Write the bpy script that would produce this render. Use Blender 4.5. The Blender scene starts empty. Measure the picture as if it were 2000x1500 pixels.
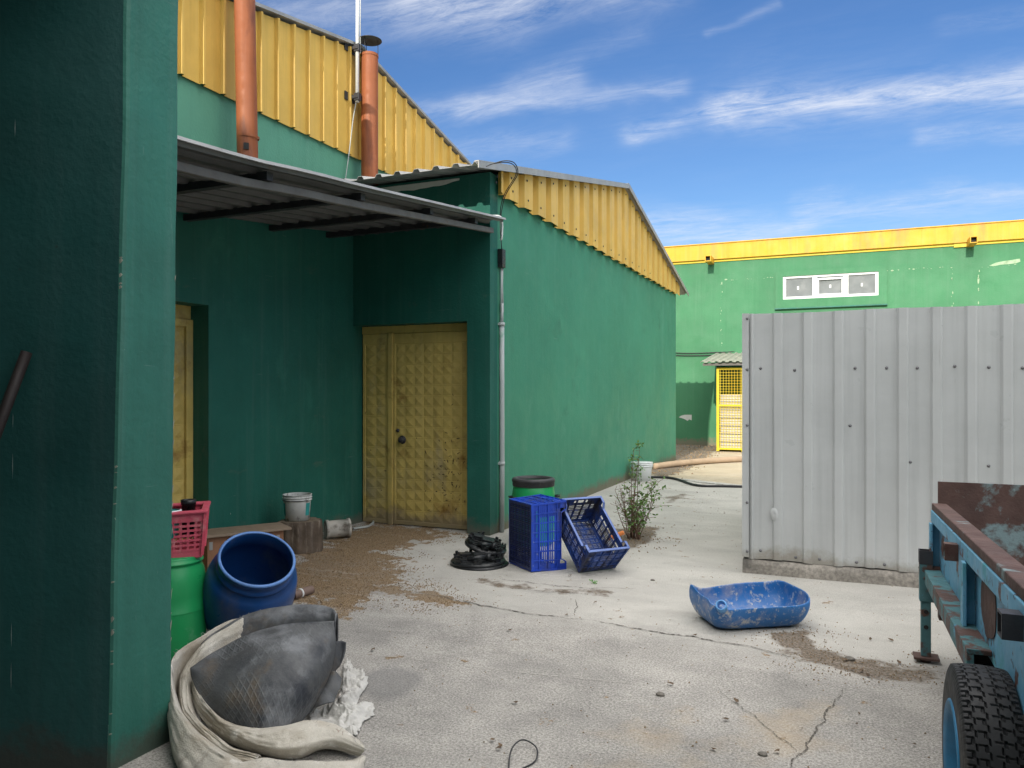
import bpy, math, random
import numpy as np
from mathutils import Vector, Matrix, Euler, noise
R_ = math.radians
random.seed(7)
sc = bpy.context.scene
COL = sc.collection
# ------------------------------------------------------------------ camera
YAW = R_(23.6); CS, SN = math.cos(YAW), math.sin(YAW)
FW = Vector((-SN, CS, 0)); RT = Vector((CS, SN, 0)); EYE = 1.6; FOC = 1500.0; HOR = 764.0
cd = bpy.data.cameras.new('camera'); cam = bpy.data.objects.new('camera', cd); COL.objects.link(cam)
cam.location = (0, 0, EYE); cam.rotation_euler = (R_(90), 0, YAW)
cd.sensor_width = 36; cd.lens = 36 * FOC / 2000; cd.shift_y = (HOR - 750) / 2000
cd.clip_start = 0.05; cd.clip_end = 3000
sc.camera = cam
# ------------------------------------------------------------------ light
SUN_EL, SUN_AZ = R_(23.6), R_(-1.6)      # sun stands behind the viewer, square to the far facade
sun_dir = Vector((-math.sin(SUN_AZ) * math.cos(SUN_EL), -math.cos(SUN_AZ) * math.cos(SUN_EL), math.sin(SUN_EL)))
ld = bpy.data.lights.new('sun', 'SUN'); ld.energy = 2.3; ld.angle = R_(0.5); ld.color = (1, .93, .80)
sun = bpy.data.objects.new('sun', ld); COL.objects.link(sun)
sun.rotation_euler = sun_dir.to_track_quat('Z', 'Y').to_euler(); sun.location = (0, -20, 30)
sc.view_settings.view_transform = 'Standard'; sc.view_settings.look = 'None'
sc.view_settings.gamma = 1; sc.view_settings.exposure = 1.0
W = bpy.data.worlds.new('World'); sc.world = W; W.use_nodes = True
def world():
    nt = W.node_tree; N = nt.nodes; L = nt.links; N.clear()
    out = N.new('ShaderNodeOutputWorld'); bg = N.new('ShaderNodeBackground')
    sky = N.new('ShaderNodeTexSky'); sky.sky_type = 'NISHITA'; sky.sun_disc = False
    sky.sun_elevation = SUN_EL; sky.sun_rotation = math.atan2(sun_dir.x, sun_dir.y)
    sky.air_density = 1.0; sky.dust_density = 0.4; sky.ozone_density = 2.2
    tc = N.new('ShaderNodeTexCoord'); D = tc.outputs['Generated']
    def val(v):
        n = N.new('ShaderNodeValue'); n.outputs[0].default_value = v; return n.outputs[0]
    def m(op, a, b=None, c=None, clamp=False):
        n = N.new('ShaderNodeMath'); n.operation = op; n.use_clamp = clamp
        for i, x in enumerate((a, b, c)):
            if x is None: continue
            if isinstance(x, (int, float)): n.inputs[i].default_value = x
            else: L.new(x, n.inputs[i])
        return n.outputs[0]
    def dot(vec):
        n = N.new('ShaderNodeVectorMath'); n.operation = 'DOT_PRODUCT'
        L.new(D, n.inputs[0]); n.inputs[1].default_value = vec; return n.outputs['Value']
    fwd = m('MAXIMUM', dot(tuple(FW)), 0.05)
    a = m('DIVIDE', dot(tuple(RT)), fwd); b = m('DIVIDE', dot((0, 0, 1)), fwd)
    # cloud plane coordinates for wispy streaks
    sep = N.new('ShaderNodeSeparateXYZ'); L.new(D, sep.inputs[0])
    dz = m('ADD', m('MAXIMUM', sep.outputs[2], 0.0), 0.12)
    px = m('DIVIDE', sep.outputs[0], dz); py = m('DIVIDE', sep.outputs[1], dz)
    cmb = N.new('ShaderNodeCombineXYZ'); L.new(px, cmb.inputs[0]); L.new(py, cmb.inputs[1])
    def noise_(scale, detail, rough, dist, sx, sy, rot, off=0):
        mp = N.new('ShaderNodeMapping'); L.new(cmb.outputs[0], mp.inputs[0])
        mp.inputs['Rotation'].default_value = (0, 0, rot); mp.inputs['Scale'].default_value = (sx, sy, 1)
        mp.inputs['Location'].default_value = (off, off * .7, 0)
        n = N.new('ShaderNodeTexNoise'); L.new(mp.outputs[0], n.inputs['Vector'])
        n.inputs['Scale'].default_value = scale; n.inputs['Detail'].default_value = detail
        n.inputs['Roughness'].default_value = rough; n.inputs['Distortion'].default_value = dist
        return n.outputs[0]
    wn = noise_(1.6, 5, .6, .3, 1, 1, 0)
    warp = m('MULTIPLY', m('SUBTRACT', wn, .5), .09)
    bw = m('ADD', b, warp)
    streak = noise_(3.2, 12, .70, .9, .75, 2.2, R_(-22))
    fine = noise_(8.0, 10, .74, 1.2, .7, 1.9, R_(-32), 3)
    soft = noise_(1.2, 7, .6, .6, .6, 1.2, R_(-20), 9)
    # bands: (x0,y0,x1,y1,halfwidth,strength)  given as tangents about the view north-west of the yard
    def pt(u, v): return ((u - 1000) / FOC, (HOR - v) / FOC)
    total = None
    bands = [(1235, 262, 1480, 205, 20, .7), (1400, 215, 2150, 158, 26, 1.0), (1500, 190, 2050, 185, 50, .25),
             (380, 30, 1000, 12, 50, .62), (800, 5, 1300, -30, 40, .6), (780, 225, 1120, 150, 22, .55), (900, 215, 1330, 165, 16, .55),
             (1000, 150, 1250, 60, 20, .18), (1230, 455, 1560, 458, 30, .8), (1560, 405, 2100, 372, 18, .45), (1800, 265, 2100, 262, 16, .4),
             (860, 285, 1100, 270, 20, .35), (1380, 70, 1520, 10, 7, .25), (1850, 40, 2080, 20, 22, .18), (1600, 430, 2100, 400, 30, .3)]
    for (x0, y0, x1, y1, hw, st) in bands:
        (ax, ay), (bx, by) = pt(x0, y0), pt(x1, y1); hw = hw / FOC
        dx, dy = bx - ax, by - ay; ll = dx * dx + dy * dy
        pa = m('SUBTRACT', a, ax); pb = m('SUBTRACT', bw, ay)
        h = m('DIVIDE', m('ADD', m('MULTIPLY', pa, dx), m('MULTIPLY', pb, dy)), ll, clamp=True)
        ex = m('SUBTRACT', pa, m('MULTIPLY', h, dx)); ey = m('SUBTRACT', pb, m('MULTIPLY', h, dy))
        d = m('SQRT', m('ADD', m('MULTIPLY', ex, ex), m('MULTIPLY', ey, ey)))
        g = m('EXPONENT', m('MULTIPLY', m('POWER', m('DIVIDE', d, hw), 2.0), -.8))
        g = m('MULTIPLY', g, st)
        total = g if total is None else m('ADD', total, g)
    tex = m('ADD', m('MULTIPLY', streak, 1.0), m('MULTIPLY', fine, .75))       # about .45 .. 1.3
    tex = m('MULTIPLY', m('SUBTRACT', tex, .66), 2.1, clamp=True)
    c1 = m('MULTIPLY', total, m('ADD', m('MULTIPLY', tex, .95), .07))
    bgw = m('MULTIPLY', m('MULTIPLY', m('SUBTRACT', soft, .44), 2.2, clamp=True), m('ADD', m('MULTIPLY', tex, .45), .12))
    # bright clouds invented for fill light: deck overhead and behind the viewer
    back = m('MULTIPLY', m('SUBTRACT', .15, dot(tuple(FW))), 2.2, clamp=True)
    high = m('MULTIPLY', m('SUBTRACT', sep.outputs[2], .62), 4.5, clamp=True)
    back = m('MULTIPLY', back, m('MULTIPLY', m('SUBTRACT', sep.outputs[2], .15), 2.0, clamp=True))
    fill_deck = m('MULTIPLY', m('MAXIMUM', back, high), m('ADD', m('MULTIPLY', m('SUBTRACT', soft, .36), 3.5, clamp=True), .25, clamp=True))
    cl = m('ADD', c1, m('MULTIPLY', bgw, .20), clamp=True)
    cl = m('MULTIPLY', cl, m('MULTIPLY', m('ADD', sep.outputs[2], .02), 12, clamp=True))
    cl = m('MULTIPLY', cl, .76)
    bg.inputs['Strength'].default_value = 0.070
    hs = N.new('ShaderNodeHueSaturation'); hs.inputs['Saturation'].default_value = 1.26; hs.inputs['Hue'].default_value = .511; hs.inputs['Value'].default_value = .98; L.new(sky.outputs[0], hs.inputs['Color'])
    mix = N.new('ShaderNodeMix'); mix.data_type = 'RGBA'
    L.new(cl, mix.inputs['Factor']); L.new(hs.outputs[0], mix.inputs['A']); mix.inputs['B'].default_value = (6.2, 6.5, 7.2, 1)
    mix2 = N.new('ShaderNodeMix'); mix2.data_type = 'RGBA'; L.new(fill_deck, mix2.inputs['Factor']); L.new(mix.outputs['Result'], mix2.inputs['A']); mix2.inputs['B'].default_value = (33, 32, 30.5, 1)
    L.new(mix2.outputs['Result'], bg.inputs['Color']); L.new(bg.outputs[0], out.inputs[0])
world()
# ------------------------------------------------------------------ helpers
def P(u, v, t):                      # a point at forward distance t
    r = (u - 1000) / FOC; z = EYE - (v - HOR) * t / FOC
    p = FW * t + RT * (r * t); return Vector((p.x, p.y, max(z, 0.004)))
def G(u, v):                         # a point on the ground
    t = EYE * FOC / (v - HOR); p = P(u, v, t); p.z = 0; return p
ROOT = {}
def tag(o, label=None, cat=None, group=None, kind=None):
    if label: o['label'] = label
    if cat: o['category'] = cat
    if group: o['group'] = group
    if kind: o['kind'] = kind
    return o
def thing(name, label, cat, loc=(0, 0, 0), rot=(0, 0, 0), group=None):
    o = bpy.data.objects.new(name, None); COL.objects.link(o); o.empty_display_size = .2
    if isinstance(rot, (int, float)): rot = (0, 0, rot)
    o.location = loc; o.rotation_euler = rot
    ROOT[o.name] = Matrix.LocRotScale(Vector(loc), Euler(rot), None)
    return tag(o, label, cat, group)
class MB:
    def __init__(s): s.v = []; s.f = []; s.sm = []
    def add(s, vs, fs, smooth=False, mtx=None):
        b = len(s.v)
        for v in vs:
            v = Vector(v)
            s.v.append(mtx @ v if mtx else v)
        for f in fs: s.f.append(tuple(i + b for i in f)); s.sm.append(smooth)
        return s
    def box(s, x0, x1, y0, y1, z0, z1, mtx=None):
        vs = [(x, y, z) for x in (x0, x1) for y in (y0, y1) for z in (z0, z1)]
        return s.add(vs, [(0, 1, 3, 2), (4, 6, 7, 5), (0, 4, 5, 1), (2, 3, 7, 6), (0, 2, 6, 4), (1, 5, 7, 3)], mtx=mtx)
    def beam(s, p, q, w, h, up=(0, 0, 1)):
        p, q = Vector(p), Vector(q); d = (q - p); L = d.length; d.normalize()
        side = d.cross(Vector(up)); side.normalize(); u2 = side.cross(d)
        vs = [c + side * a * w / 2 + u2 * b * h / 2 for c in (p, q) for a in (-1, 1) for b in (-1, 1)]
        return s.add(vs, [(0, 2, 3, 1), (4, 5, 7, 6), (0, 1, 5, 4), (2, 6, 7, 3), (0, 4, 6, 2), (1, 3, 7, 5)])
    def tube(s, pts, r, n=10, cap=True, closed=False):
        pts = [Vector(p) for p in pts]; rr = r if isinstance(r, (list, tuple)) else [r] * len(pts)
        vs = []; prev = None
        for i, p in enumerate(pts):
            a = pts[max(i - 1, 0)]; b = pts[min(i + 1, len(pts) - 1)]
            d = (b - a).normalized()
            if prev is None:
                prev = d.orthogonal().normalized()
            prev = (prev - d * prev.dot(d)).normalized(); q = d.cross(prev)
            for k in range(n):
                an = 2 * math.pi * k / n
                vs.append(p + (prev * math.cos(an) + q * math.sin(an)) * rr[i])
        fs = [(i * n + k, i * n + (k + 1) % n, (i + 1) * n + (k + 1) % n, (i + 1) * n + k) for i in range(len(pts) - 1) for k in range(n)]
        if cap: fs += [tuple(range(n))[::-1], tuple(range((len(pts) - 1) * n, len(pts) * n))]
        return s.add(vs, fs, True)
    def lathe(s, prof, n=40, mtx=None, smooth=True, arc=(0, 2 * math.pi)):
        vs = []; full = abs(arc[1] - arc[0] - 2 * math.pi) < 1e-6; m = n if full else n + 1
        for (r, z) in prof:
            for k in range(m):
                an = arc[0] + (arc[1] - arc[0]) * k / n
                vs.append((r * math.cos(an), r * math.sin(an), z))
        fs = []
        for i in range(len(prof) - 1):
            for k in range(n):
                k2 = (k + 1) % m
                fs.append((i * m + k, i * m + k2, (i + 1) * m + k2, (i + 1) * m + k))
        return s.add(vs, fs, smooth, mtx)
    def grid(s, rows, smooth=True, flip=False):
        n = len(rows[0]); vs = [p for r in rows for p in r]
        fs = [(i * n + k, i * n + k + 1, (i + 1) * n + k + 1, (i + 1) * n + k) for i in range(len(rows) - 1) for k in range(n - 1)]
        if flip: fs = [f[::-1] for f in fs]
        return s.add(vs, fs, smooth)
    def slab(s, poly, d):                      # extrude planar polygon by vector d
        n = len(poly); d = Vector(d); vs = [Vector(p) for p in poly] + [Vector(p) + d for p in poly]
        fs = [tuple(range(n)), tuple(range(n, 2 * n))[::-1]] + [(i, i + n, (i + 1) % n + n, (i + 1) % n) for i in range(n)]
        return s.add(vs, fs)
    def build(s, name, mat, parent=None, world=False, bevel=0, solid=0, sub=0, weld=False, off=0):
        me = bpy.data.meshes.new(name); vs = s.v
        if world and parent is not None:
            p = parent
            while p.parent: p = p.parent
            inv = ROOT[p.name].inverted(); vs = [inv @ v for v in vs]
        me.from_pydata([tuple(v) for v in vs], [], s.f)
        me.polygons.foreach_set('use_smooth', s.sm); me.update()
        import bmesh
        bm = bmesh.new(); bm.from_mesh(me)
        if weld: bmesh.ops.remove_doubles(bm, verts=bm.verts, dist=1e-5)
        bmesh.ops.recalc_face_normals(bm, faces=bm.faces); bm.to_mesh(me); bm.free()
        o = bpy.data.objects.new(name, me); COL.objects.link(o); me.materials.append(mat)
        if parent is not None: o.parent = parent
        if solid:
            q = o.modifiers.new('s', 'SOLIDIFY'); q.thickness = solid; q.offset = off
        if bevel:
            q = o.modifiers.new('b', 'BEVEL'); q.width = bevel; q.segments = 2; q.limit_method = 'ANGLE'; q.angle_limit = R_(40)
        if sub:
            q = o.modifiers.new('u', 'SUBSURF'); q.levels = sub; q.render_levels = sub
        return o
def cr(pts, n):                                # Catmull-Rom resampling of a list of vectors
    pts = [Vector(p) for p in pts]; out = []; m = len(pts)
    for i in range(n):
        x = i / (n - 1) * (m - 1); k = min(int(x), m - 2); f = x - k
        p1, p2 = pts[k], pts[k + 1]; p0 = pts[k - 1] if k > 0 else p1 * 2 - p2; p3 = pts[k + 2] if k + 2 < m else p2 * 2 - p1
        out.append(.5 * ((2 * p1) + (p2 - p0) * f + (2 * p0 - 5 * p1 + 4 * p2 - p3) * f * f + (3 * p1 - p0 - 3 * p2 + p3) * f ** 3))
    return out
def loft(rows, nu, nv):
    rs = [cr(r, nu) for r in rows]; cols = [cr([r[i] for r in rs], nv) for i in range(nu)]
    return [[cols[i][j] for i in range(nu)] for j in range(nv)]
def fbm(p, sc_=1.0, oct_=4):
    v = 0; a = 1; q = Vector(p) * sc_
    for _ in range(oct_): v += a * noise.noise(q); q = q * 2.03 + Vector((7.1, 3.3, 1.7)); a *= .5
    return v
# ------------------------------------------------------------------ materials
def mat(name, col, rough=.7, metal=0.0, var=.12, vs=1.5, bump=.15, bs=60, grain=0.0, streak=0.0, spots=(), spec=.35, coords='Object', bump2=0, bs2=6, trans=0, coat=0, base=None, hscr=0):
    M = bpy.data.materials.new(name); M.use_nodes = True; nt = M.node_tree; N = nt.nodes; L = nt.links
    B = N['Principled BSDF']; tc = N.new('ShaderNodeTexCoord'); V = tc.outputs[coords]
    def nz(scale, stretch=(1, 1, 1), detail=6, rough_=.6, dist=0, off=0):
        mp = N.new('ShaderNodeMapping'); L.new(V, mp.inputs[0]); mp.inputs['Scale'].default_value = stretch
        mp.inputs['Location'].default_value = (off, off, off)
        n = N.new('ShaderNodeTexNoise'); L.new(mp.outputs[0], n.inputs['Vector']); n.inputs['Scale'].default_value = scale
        n.inputs['Detail'].default_value = detail; n.inputs['Roughness'].default_value = rough_; n.inputs['Distortion'].default_value = dist
        return n.outputs[0]
    def ramp(x, a, b, c=0, d=1):
        n = N.new('ShaderNodeMapRange'); L.new(x, n.inputs[0])
        n.inputs[1].default_value = a; n.inputs[2].default_value = b; n.inputs[3].default_value = c; n.inputs[4].default_value = d
        return n.outputs[0]
    def mixc(f, a, b, mode='MIX'):
        n = N.new('ShaderNodeMix'); n.data_type = 'RGBA'; n.blend_type = mode
        if isinstance(f, float): n.inputs['Factor'].default_value = f
        else: L.new(f, n.inputs['Factor'])
        for k, x in (('A', a), ('B', b)):
            if isinstance(x, tuple): n.inputs[k].default_value = (*x, 1)
            else: L.new(x, n.inputs[k])
        return n.outputs['Result']
    c = (col[0], col[1], col[2]); cur = c
    if var:
        f = ramp(nz(vs, detail=8), .3, .7)
        cur = mixc(f, tuple(x * (1 - var) for x in c), tuple(min(1, x * (1 + var)) for x in c))
    if streak:
        f = ramp(nz(1.0, (14, 14, .5), 4, .6), .5, .78, 0, streak)
        cur = mixc(f, cur, tuple(x * .45 for x in c))
        f = ramp(nz(1.0, (9, 9, .35), 4, .6, 0, 5), .52, .8, 0, streak * .8)
        cur = mixc(f, cur, tuple(min(1, x * .8 + .16) for x in c))
    if grain:
        f = ramp(nz(bs * 1.7, detail=3), .35, .65)
        g = mixc(f, (1 - grain,) * 3, (1 + grain * .6,) * 3); cur = mixc(1.0, cur, g, 'MULTIPLY')
    ro = None
    for sp in spots:                       # (colour, scale, lo, hi, stretch, offset)
        scol, ssc, lo, hi = sp[:4]; st = sp[4] if len(sp) > 4 else (1, 1, 1); of = sp[5] if len(sp) > 5 else 11
        cur = mixc(ramp(nz(ssc, st, 7, .65, .2, of), lo, hi), cur, scol)
    if hscr:                                # short pale scuffs
        f = ramp(nz(1.0, (2.2, 2.2, 34), 5, .7, .5, 21), .66, .72, 0, hscr); cur = mixc(f, cur, tuple(min(1, x * .7 + .14) for x in c))
        f = ramp(nz(1.0, (30, 30, 3), 5, .7, .5, 61), .68, .74, 0, hscr); cur = mixc(f, cur, tuple(min(1, x * .7 + .2) for x in c))
    if base:                                # splashed dirt along the foot: (colour, height, ragged amount)
        se = N.new('ShaderNodeSeparateXYZ'); L.new(V, se.inputs[0]); ad = N.new('ShaderNodeMath'); ad.operation = 'MULTIPLY_ADD'
        L.new(nz(3.5, (1, 1, 1), 8, .75, 0, 77), ad.inputs[0]); ad.inputs[1].default_value = -base[2] * 2; L.new(se.outputs[2], ad.inputs[2])
        cur = mixc(ramp(ad.outputs[0], base[1] - base[2], base[1] - base[2] + .12, .85, 0), cur, base[0])
    if isinstance(cur, tuple): B.inputs['Base Color'].default_value = (*cur, 1)
    else: L.new(cur, B.inputs['Base Color'])
    B.inputs['Metallic'].default_value = metal; B.inputs['Specular IOR Level'].default_value = spec
    r = ramp(nz(vs * 3 + 1, off=3), .3, .7, max(.05, rough - .12), min(1, rough + .12)); L.new(r, B.inputs['Roughness'])
    nrm = None
    if bump2:
        b = N.new('ShaderNodeBump'); b.inputs['Strength'].default_value = bump2; b.inputs['Distance'].default_value = .02; L.new(nz(bs2, detail=4), b.inputs['Height']); nrm = b.outputs[0]
    if bump:
        b = N.new('ShaderNodeBump'); b.inputs['Strength'].default_value = bump; b.inputs['Distance'].default_value = .01; L.new(nz(bs, detail=5), b.inputs['Height'])
        if nrm: L.new(nrm, b.inputs['Normal'])
        nrm = b.outputs[0]
    if nrm: L.new(nrm, B.inputs['Normal'])
    if trans: B.inputs['Transmission Weight'].default_value = trans
    if coat: B.inputs['Coat Weight'].default_value = coat; B.inputs['Coat Roughness'].default_value = .15
    return M
CHIP = (.62, .66, .58)
m_green = mat('green wall paint', (.050, .235, .150), .62, base=((.16, .12, .085), .06, .22), hscr=.4, var=.12, vs=.5, bump=.35, bs=38, bump2=.35, bs2=3.5, streak=.13, spec=.3,
              spots=[((.035, .15, .10), 1.1, .60, .75), ((.10, .30, .21), 1.7, .60, .78, (1, 1, .5), 4), (CHIP, 26, .735, .75, (1, 1, .45)), ((.16, .15, .12), 2.6, .70, .80, (1, 1, 1), 31)])
m_green_shade = mat('shaded green wall paint', (.014, .112, .085), .62, base=((.10, .10, .08), .05, .25), hscr=.45, var=.2, vs=.7, bump=.35, bs=38, bump2=.4, bs2=3.5, streak=.22, spec=.3,
              spots=[((.035, .165, .125), 1.3, .58, .76, (1, 1, .6), 4), (CHIP, 26, .73, .745, (1, 1, .5)), ((.09, .13, .10), 3.5, .64, .80, (1, .4, 1), 31)])  # shade under the canopy and eave is put into this darker colour
m_green_lit = mat('lit green wall paint', (.105, .315, .215), .65, var=.12, vs=.7, bump=.3, bs=38, streak=.15, hscr=.3)  # stronger light above the canopy is painted in as a paler green
m_green_far = mat('far green wall paint', (.056, .200, .096), .68, base=((.20, .17, .12), .1, .4), hscr=.35, var=.14, vs=.6, bump=.3, bs=30, streak=.14, spots=[(CHIP, 20, .74, .755), ((.034, .165, .066), .8, .58, .8)])
m_green_new = mat('unfaded green paint', (.10, .52, .17), .6, var=.1, vs=4)
m_porch = mat('dark green porch paint', (.030, .148, .112), .55, base=((.06, .07, .055), .04, .22), hscr=.4, var=.2, vs=1.2, bump=.4, bs=30, bump2=.4, bs2=3, streak=.25, spec=.35,
              spots=[((.055, .14, .05), .9, .60, .75, (1, 1, .6), 2), (CHIP, 22, .74, .76, (1, 1, .4)), ((.10, .05, .03), 5, .72, .78, (1, 1, 1), 8)])
m_porch_shade = mat('shaded blue green wall paint', (.012, .062, .058), .6, var=.25, vs=1.0, bump=.4, bs=30, bump2=.4, bs2=3, streak=.12, spec=.3,
              spots=[((.03, .075, .03), .9, .58, .75, (1, 1, .5), 2), (CHIP, 24, .755, .77, (1, 1, .4)), ((.05, .03, .02), 5, .68, .78, (1, 1, 1), 8)], base=((.035, .035, .03), .05, .3))  # shade on this face is put into its darker blue-green colour
m_yel = mat('yellow cladding', (.66, .43, .095), .5, var=.12, vs=2, bump=.08, bs=50, streak=.35, spots=[((.30, .13, .03), 3, .66, .80, (4, 4, .5)), ((.20, .08, .03), 30, .72, .76)])
m_yelband = mat('bright yellow parapet', (.60, .345, .018), .5, var=.08, vs=.6, bump=.1, streak=.30, spots=[((.50, .23, .06), .9, .52, .72, (2, 2, .4))])
m_yeldoor = mat('faded yellow door paint', (.56, .42, .125), .58, base=((.24, .19, .12), .08, .25), var=.18, vs=3, bump=.15, bs=60, streak=.3, spots=[((.30, .26, .17), 1.6, .55, .75, (1, 1, .5), 17), ((.24, .13, .03), 2.2, .58, .74), ((.75, .7, .6), 40, .76, .77)])
m_yelgrid = mat('yellow painted steel', (.60, .46, .025), .45, var=.06)
m_sheet = mat('grey painted sheet metal', (.45, .465, .46), .38, .0, base=((.26, .24, .20), .14, .25), hscr=.35, var=.10, vs=1.2, bump=.06, bs=25, bump2=.25, bs2=2.2, streak=.26, spec=.45, spots=[((.24, .23, .21), 2.5, .68, .8, (5, 5, .4)), ((.22, .2, .18), 50, .74, .77)])
m_galv = mat('galvanised roof sheet', (.36, .36, .35), .5, .35, var=.15, vs=3, streak=.2, spots=[((.20, .14, .10), 4, .64, .75)])
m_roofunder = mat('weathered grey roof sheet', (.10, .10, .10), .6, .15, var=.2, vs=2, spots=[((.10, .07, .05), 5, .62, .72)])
m_steel_dk = mat('dark steel', (.045, .045, .05), .55, .3, var=.25, vs=6, spots=[((.12, .06, .03), 9, .62, .7)])
m_angle = mat('bare grey steel angle', (.15, .142, .135), .6, .2, var=.2, vs=5, spots=[((.16, .12, .09), 6, .6, .72)])
m_rustor = mat('orange primer flue', (.285, .085, .028), .6, .05, var=.18, vs=3, bump=.15, bs=80, streak=.3, spots=[((.14, .045, .025), 5, .56, .75, (1, 1, .3)), ((.36, .13, .06), 8, .6, .75, (1, 1, .3), 40)])
m_black = mat('black plastic', (.018, .020, .022), .33, var=.3, vs=8, bump=.05, spots=[((.07, .07, .07), 9, .6, .75)])
m_ring = mat('dull black ring', (.045, .045, .048), .5, var=.25, vs=9, spots=[((.14, .13, .12), 8, .56, .75)])
m_white = mat('white plastic', (.70, .72, .72), .4, var=.06, vs=4, spots=[((.25, .22, .18), 7, .66, .78)])
m_pvc = mat('grey pvc conduit', (.38, .41, .41), .45, var=.1, spots=[((.09, .26, .18), 4, .56, .66, (1, 1, .4))])
m_blue = mat('blue barrel plastic', (.006, .052, .19), .38, var=.15, vs=4, bump=.06, bs=40, spec=.45, spots=[((.12, .12, .14), 2.2, .52, .72), ((.45, .5, .55), 28, .74, .77)])
m_tub = mat('blue tub plastic', (.022, .13, .36), .38, var=.12, vs=4, bump=.06, bs=40, spec=.45, spots=[((.17, .21, .34), 6, .50, .66), ((.42, .41, .40), 17, .55, .66), ((.28, .32, .40), 30, .58, .66, (1, 1, 1), 5)])
m_crate = mat('royal blue crate plastic', (.012, .055, .42), .42, var=.22, vs=7, bump=.04, spec=.45, spots=[((.05, .06, .14), 5, .52, .68), ((.2, .24, .4), 16, .64, .7)])
m_crate2 = mat('dirty navy crate plastic', (.018, .050, .20), .45, var=.25, vs=7, bump=.06, spec=.4, spots=[((.045, .042, .052), 5, .46, .60), ((.16, .15, .15), 11, .66, .8)])
m_crategrid = mat('crate grid lines', (.028, .038, .105), .45, var=.3, vs=8)
m_cratebot = mat('dark navy crate bottom', (.010, .014, .050), .5, var=.3, vs=9, spots=[((.06, .065, .09), 8, .55, .7)])  # darker navy than the crate walls
m_rim = mat('scuffed crate rim', (.11, .17, .40), .45, var=.2, vs=9)
m_gbar = mat('green barrel plastic', (.015, .30, .095), .36, var=.12, vs=4, bump=.05, spec=.45, spots=[((.12, .36, .20), 4, .60, .75), ((.55, .6, .5), 22, .72, .76)])
m_red = mat('pink red plastic', (.62, .10, .15), .4, var=.12, vs=6, spots=[((.70, .32, .32), 7, .56, .72)])
m_wood = mat('brown board', (.27, .135, .075), .7, var=.2, vs=5, streak=.3, spots=[((.14, .09, .06), 4, .58, .72)])
m_board = mat('weathered fibreboard', (.26, .20, .145), .85, var=.15, vs=7, bump=.3, spots=[((.55, .5, .42), 12, .66, .74)])
m_bark = mat('stump bark', (.10, .075, .055), .9, var=.35, vs=9, bump=.8, bs=25, streak=.5, spots=[((.24, .20, .16), 8, .55, .7, (3, 3, .4))])
m_endgrain = mat('stump end grain', (.18, .14, .10), .9, var=.3, vs=12, bump=.4)
m_rubber = mat('grey rubber mat', (.085, .089, .094), .6, var=.3, vs=4, bump=.25, bs=50, spec=.4, spots=[((.12, .09, .06), 3.2, .56, .70), ((.022, .026, .034), 3.2, .48, .64, (1, 1, 1), 20), ((.21, .22, .235), 4.5, .50, .72, (1, 1, 1), 27)])
m_sack = mat('woven sack cloth', (.50, .47, .41), .85, var=.12, vs=3, bump=.5, bs=170, grain=.14, spots=[((.33, .285, .22), 2.6, .47, .64), ((.17, .145, .12), 5, .60, .76, (1, 1, 1), 40), ((.70, .68, .63), 9, .60, .70, (1, 1, 1), 61)])
m_plastic = mat('torn pale plastic film', (.58, .57, .54), .5, var=.12, vs=9, bump=.4, bs=30, bump2=.6, bs2=20, spots=[((.48, .30, .23), 4, .60, .74), ((.30, .28, .25), 9, .55, .75, (1, 1, 1), 3)])
m_tyre = mat('tyre rubber', (.022, .023, .025), .62, var=.25, vs=6, bump=.12, bs=90, spots=[((.07, .065, .06), 8, .6, .75)])
m_tblue = mat('chalky blue trailer paint', (.125, .33, .48), .55, var=.12, vs=5, bump=.12, bs=40, streak=.25, spots=[((.07, .30, .36), 3.5, .56, .66), ((.11, .05, .035), 3.2, .54, .57, (1, 1, 1), 3), ((.05, .025, .02), 12, .61, .64), ((.30, .42, .48), 8, .62, .72, (1, 1, .4), 33)])
m_trust = mat('rusted trailer steel', (.082, .048, .041), .75, var=.35, vs=4, bump=.3, bs=60, spots=[((.17, .24, .25), 2.2, .57, .62, (1, 1, 1), 9), ((.26, .17, .12), 5, .6, .75), ((.06, .025, .02), 8, .55, .7, (1, 1, 1), 50)])
m_teal = mat('peeling teal trailer paint', (.065, .16, .175), .6, var=.2, vs=6, bump=.3, bs=60, spots=[((.09, .05, .04), 5.5, .48, .53), ((.05, .30, .50), 5, .6, .68, (1, 1, 1), 21)])
m_rimblue = mat('blue wheel rim paint', (.03, .16, .30), .45, var=.3, vs=6, spots=[((.25, .16, .12), 6, .64, .7)])
m_block = mat('rough concrete footing', (.25, .23, .20), .9, var=.25, vs=3, bump=.8, bs=22, bump2=.6, bs2=5, grain=.3, spots=[((.10, .095, .085), 2.5, .52, .66)])
m_glass = mat('window glass', (.20, .215, .22), .12, var=.2, vs=1.2, bump=0, spec=.8)
m_dark = mat('dark interior', (.02, .02, .02), .8, var=0, bump=0)
m_screw = mat('zinc screw', (.16, .16, .165), .5, .2, var=0, bump=0)
m_cable = mat('black cable', (.03, .03, .032), .5, bump=0)
m_leaf = mat('shrub leaf', (.13, .25, .06), .6, var=.4, vs=14, bump=0, spots=[((.16, .10, .05), 9, .6, .7)])
m_stem = mat('reddish stems', (.17, .10, .07), .8, var=.25, vs=9, bump=0)
m_hose = mat('brown hose', (.34, .25, .17), .7, var=.15, vs=4)
m_orange = mat('orange pvc', (.68, .22, .06), .5)
m_goods = mat('off white packed goods', (.58, .56, .54), .7, var=.12, vs=5, bump=.3, bs=25)
m_grav = mat('brown husk gravel', (.24, .165, .092), .9, var=.45, vs=30, bump=0, spots=[((.42, .30, .20), 40, .55, .62), ((.06, .04, .03), 33, .6, .66, (1, 1, 1), 5)])
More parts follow.
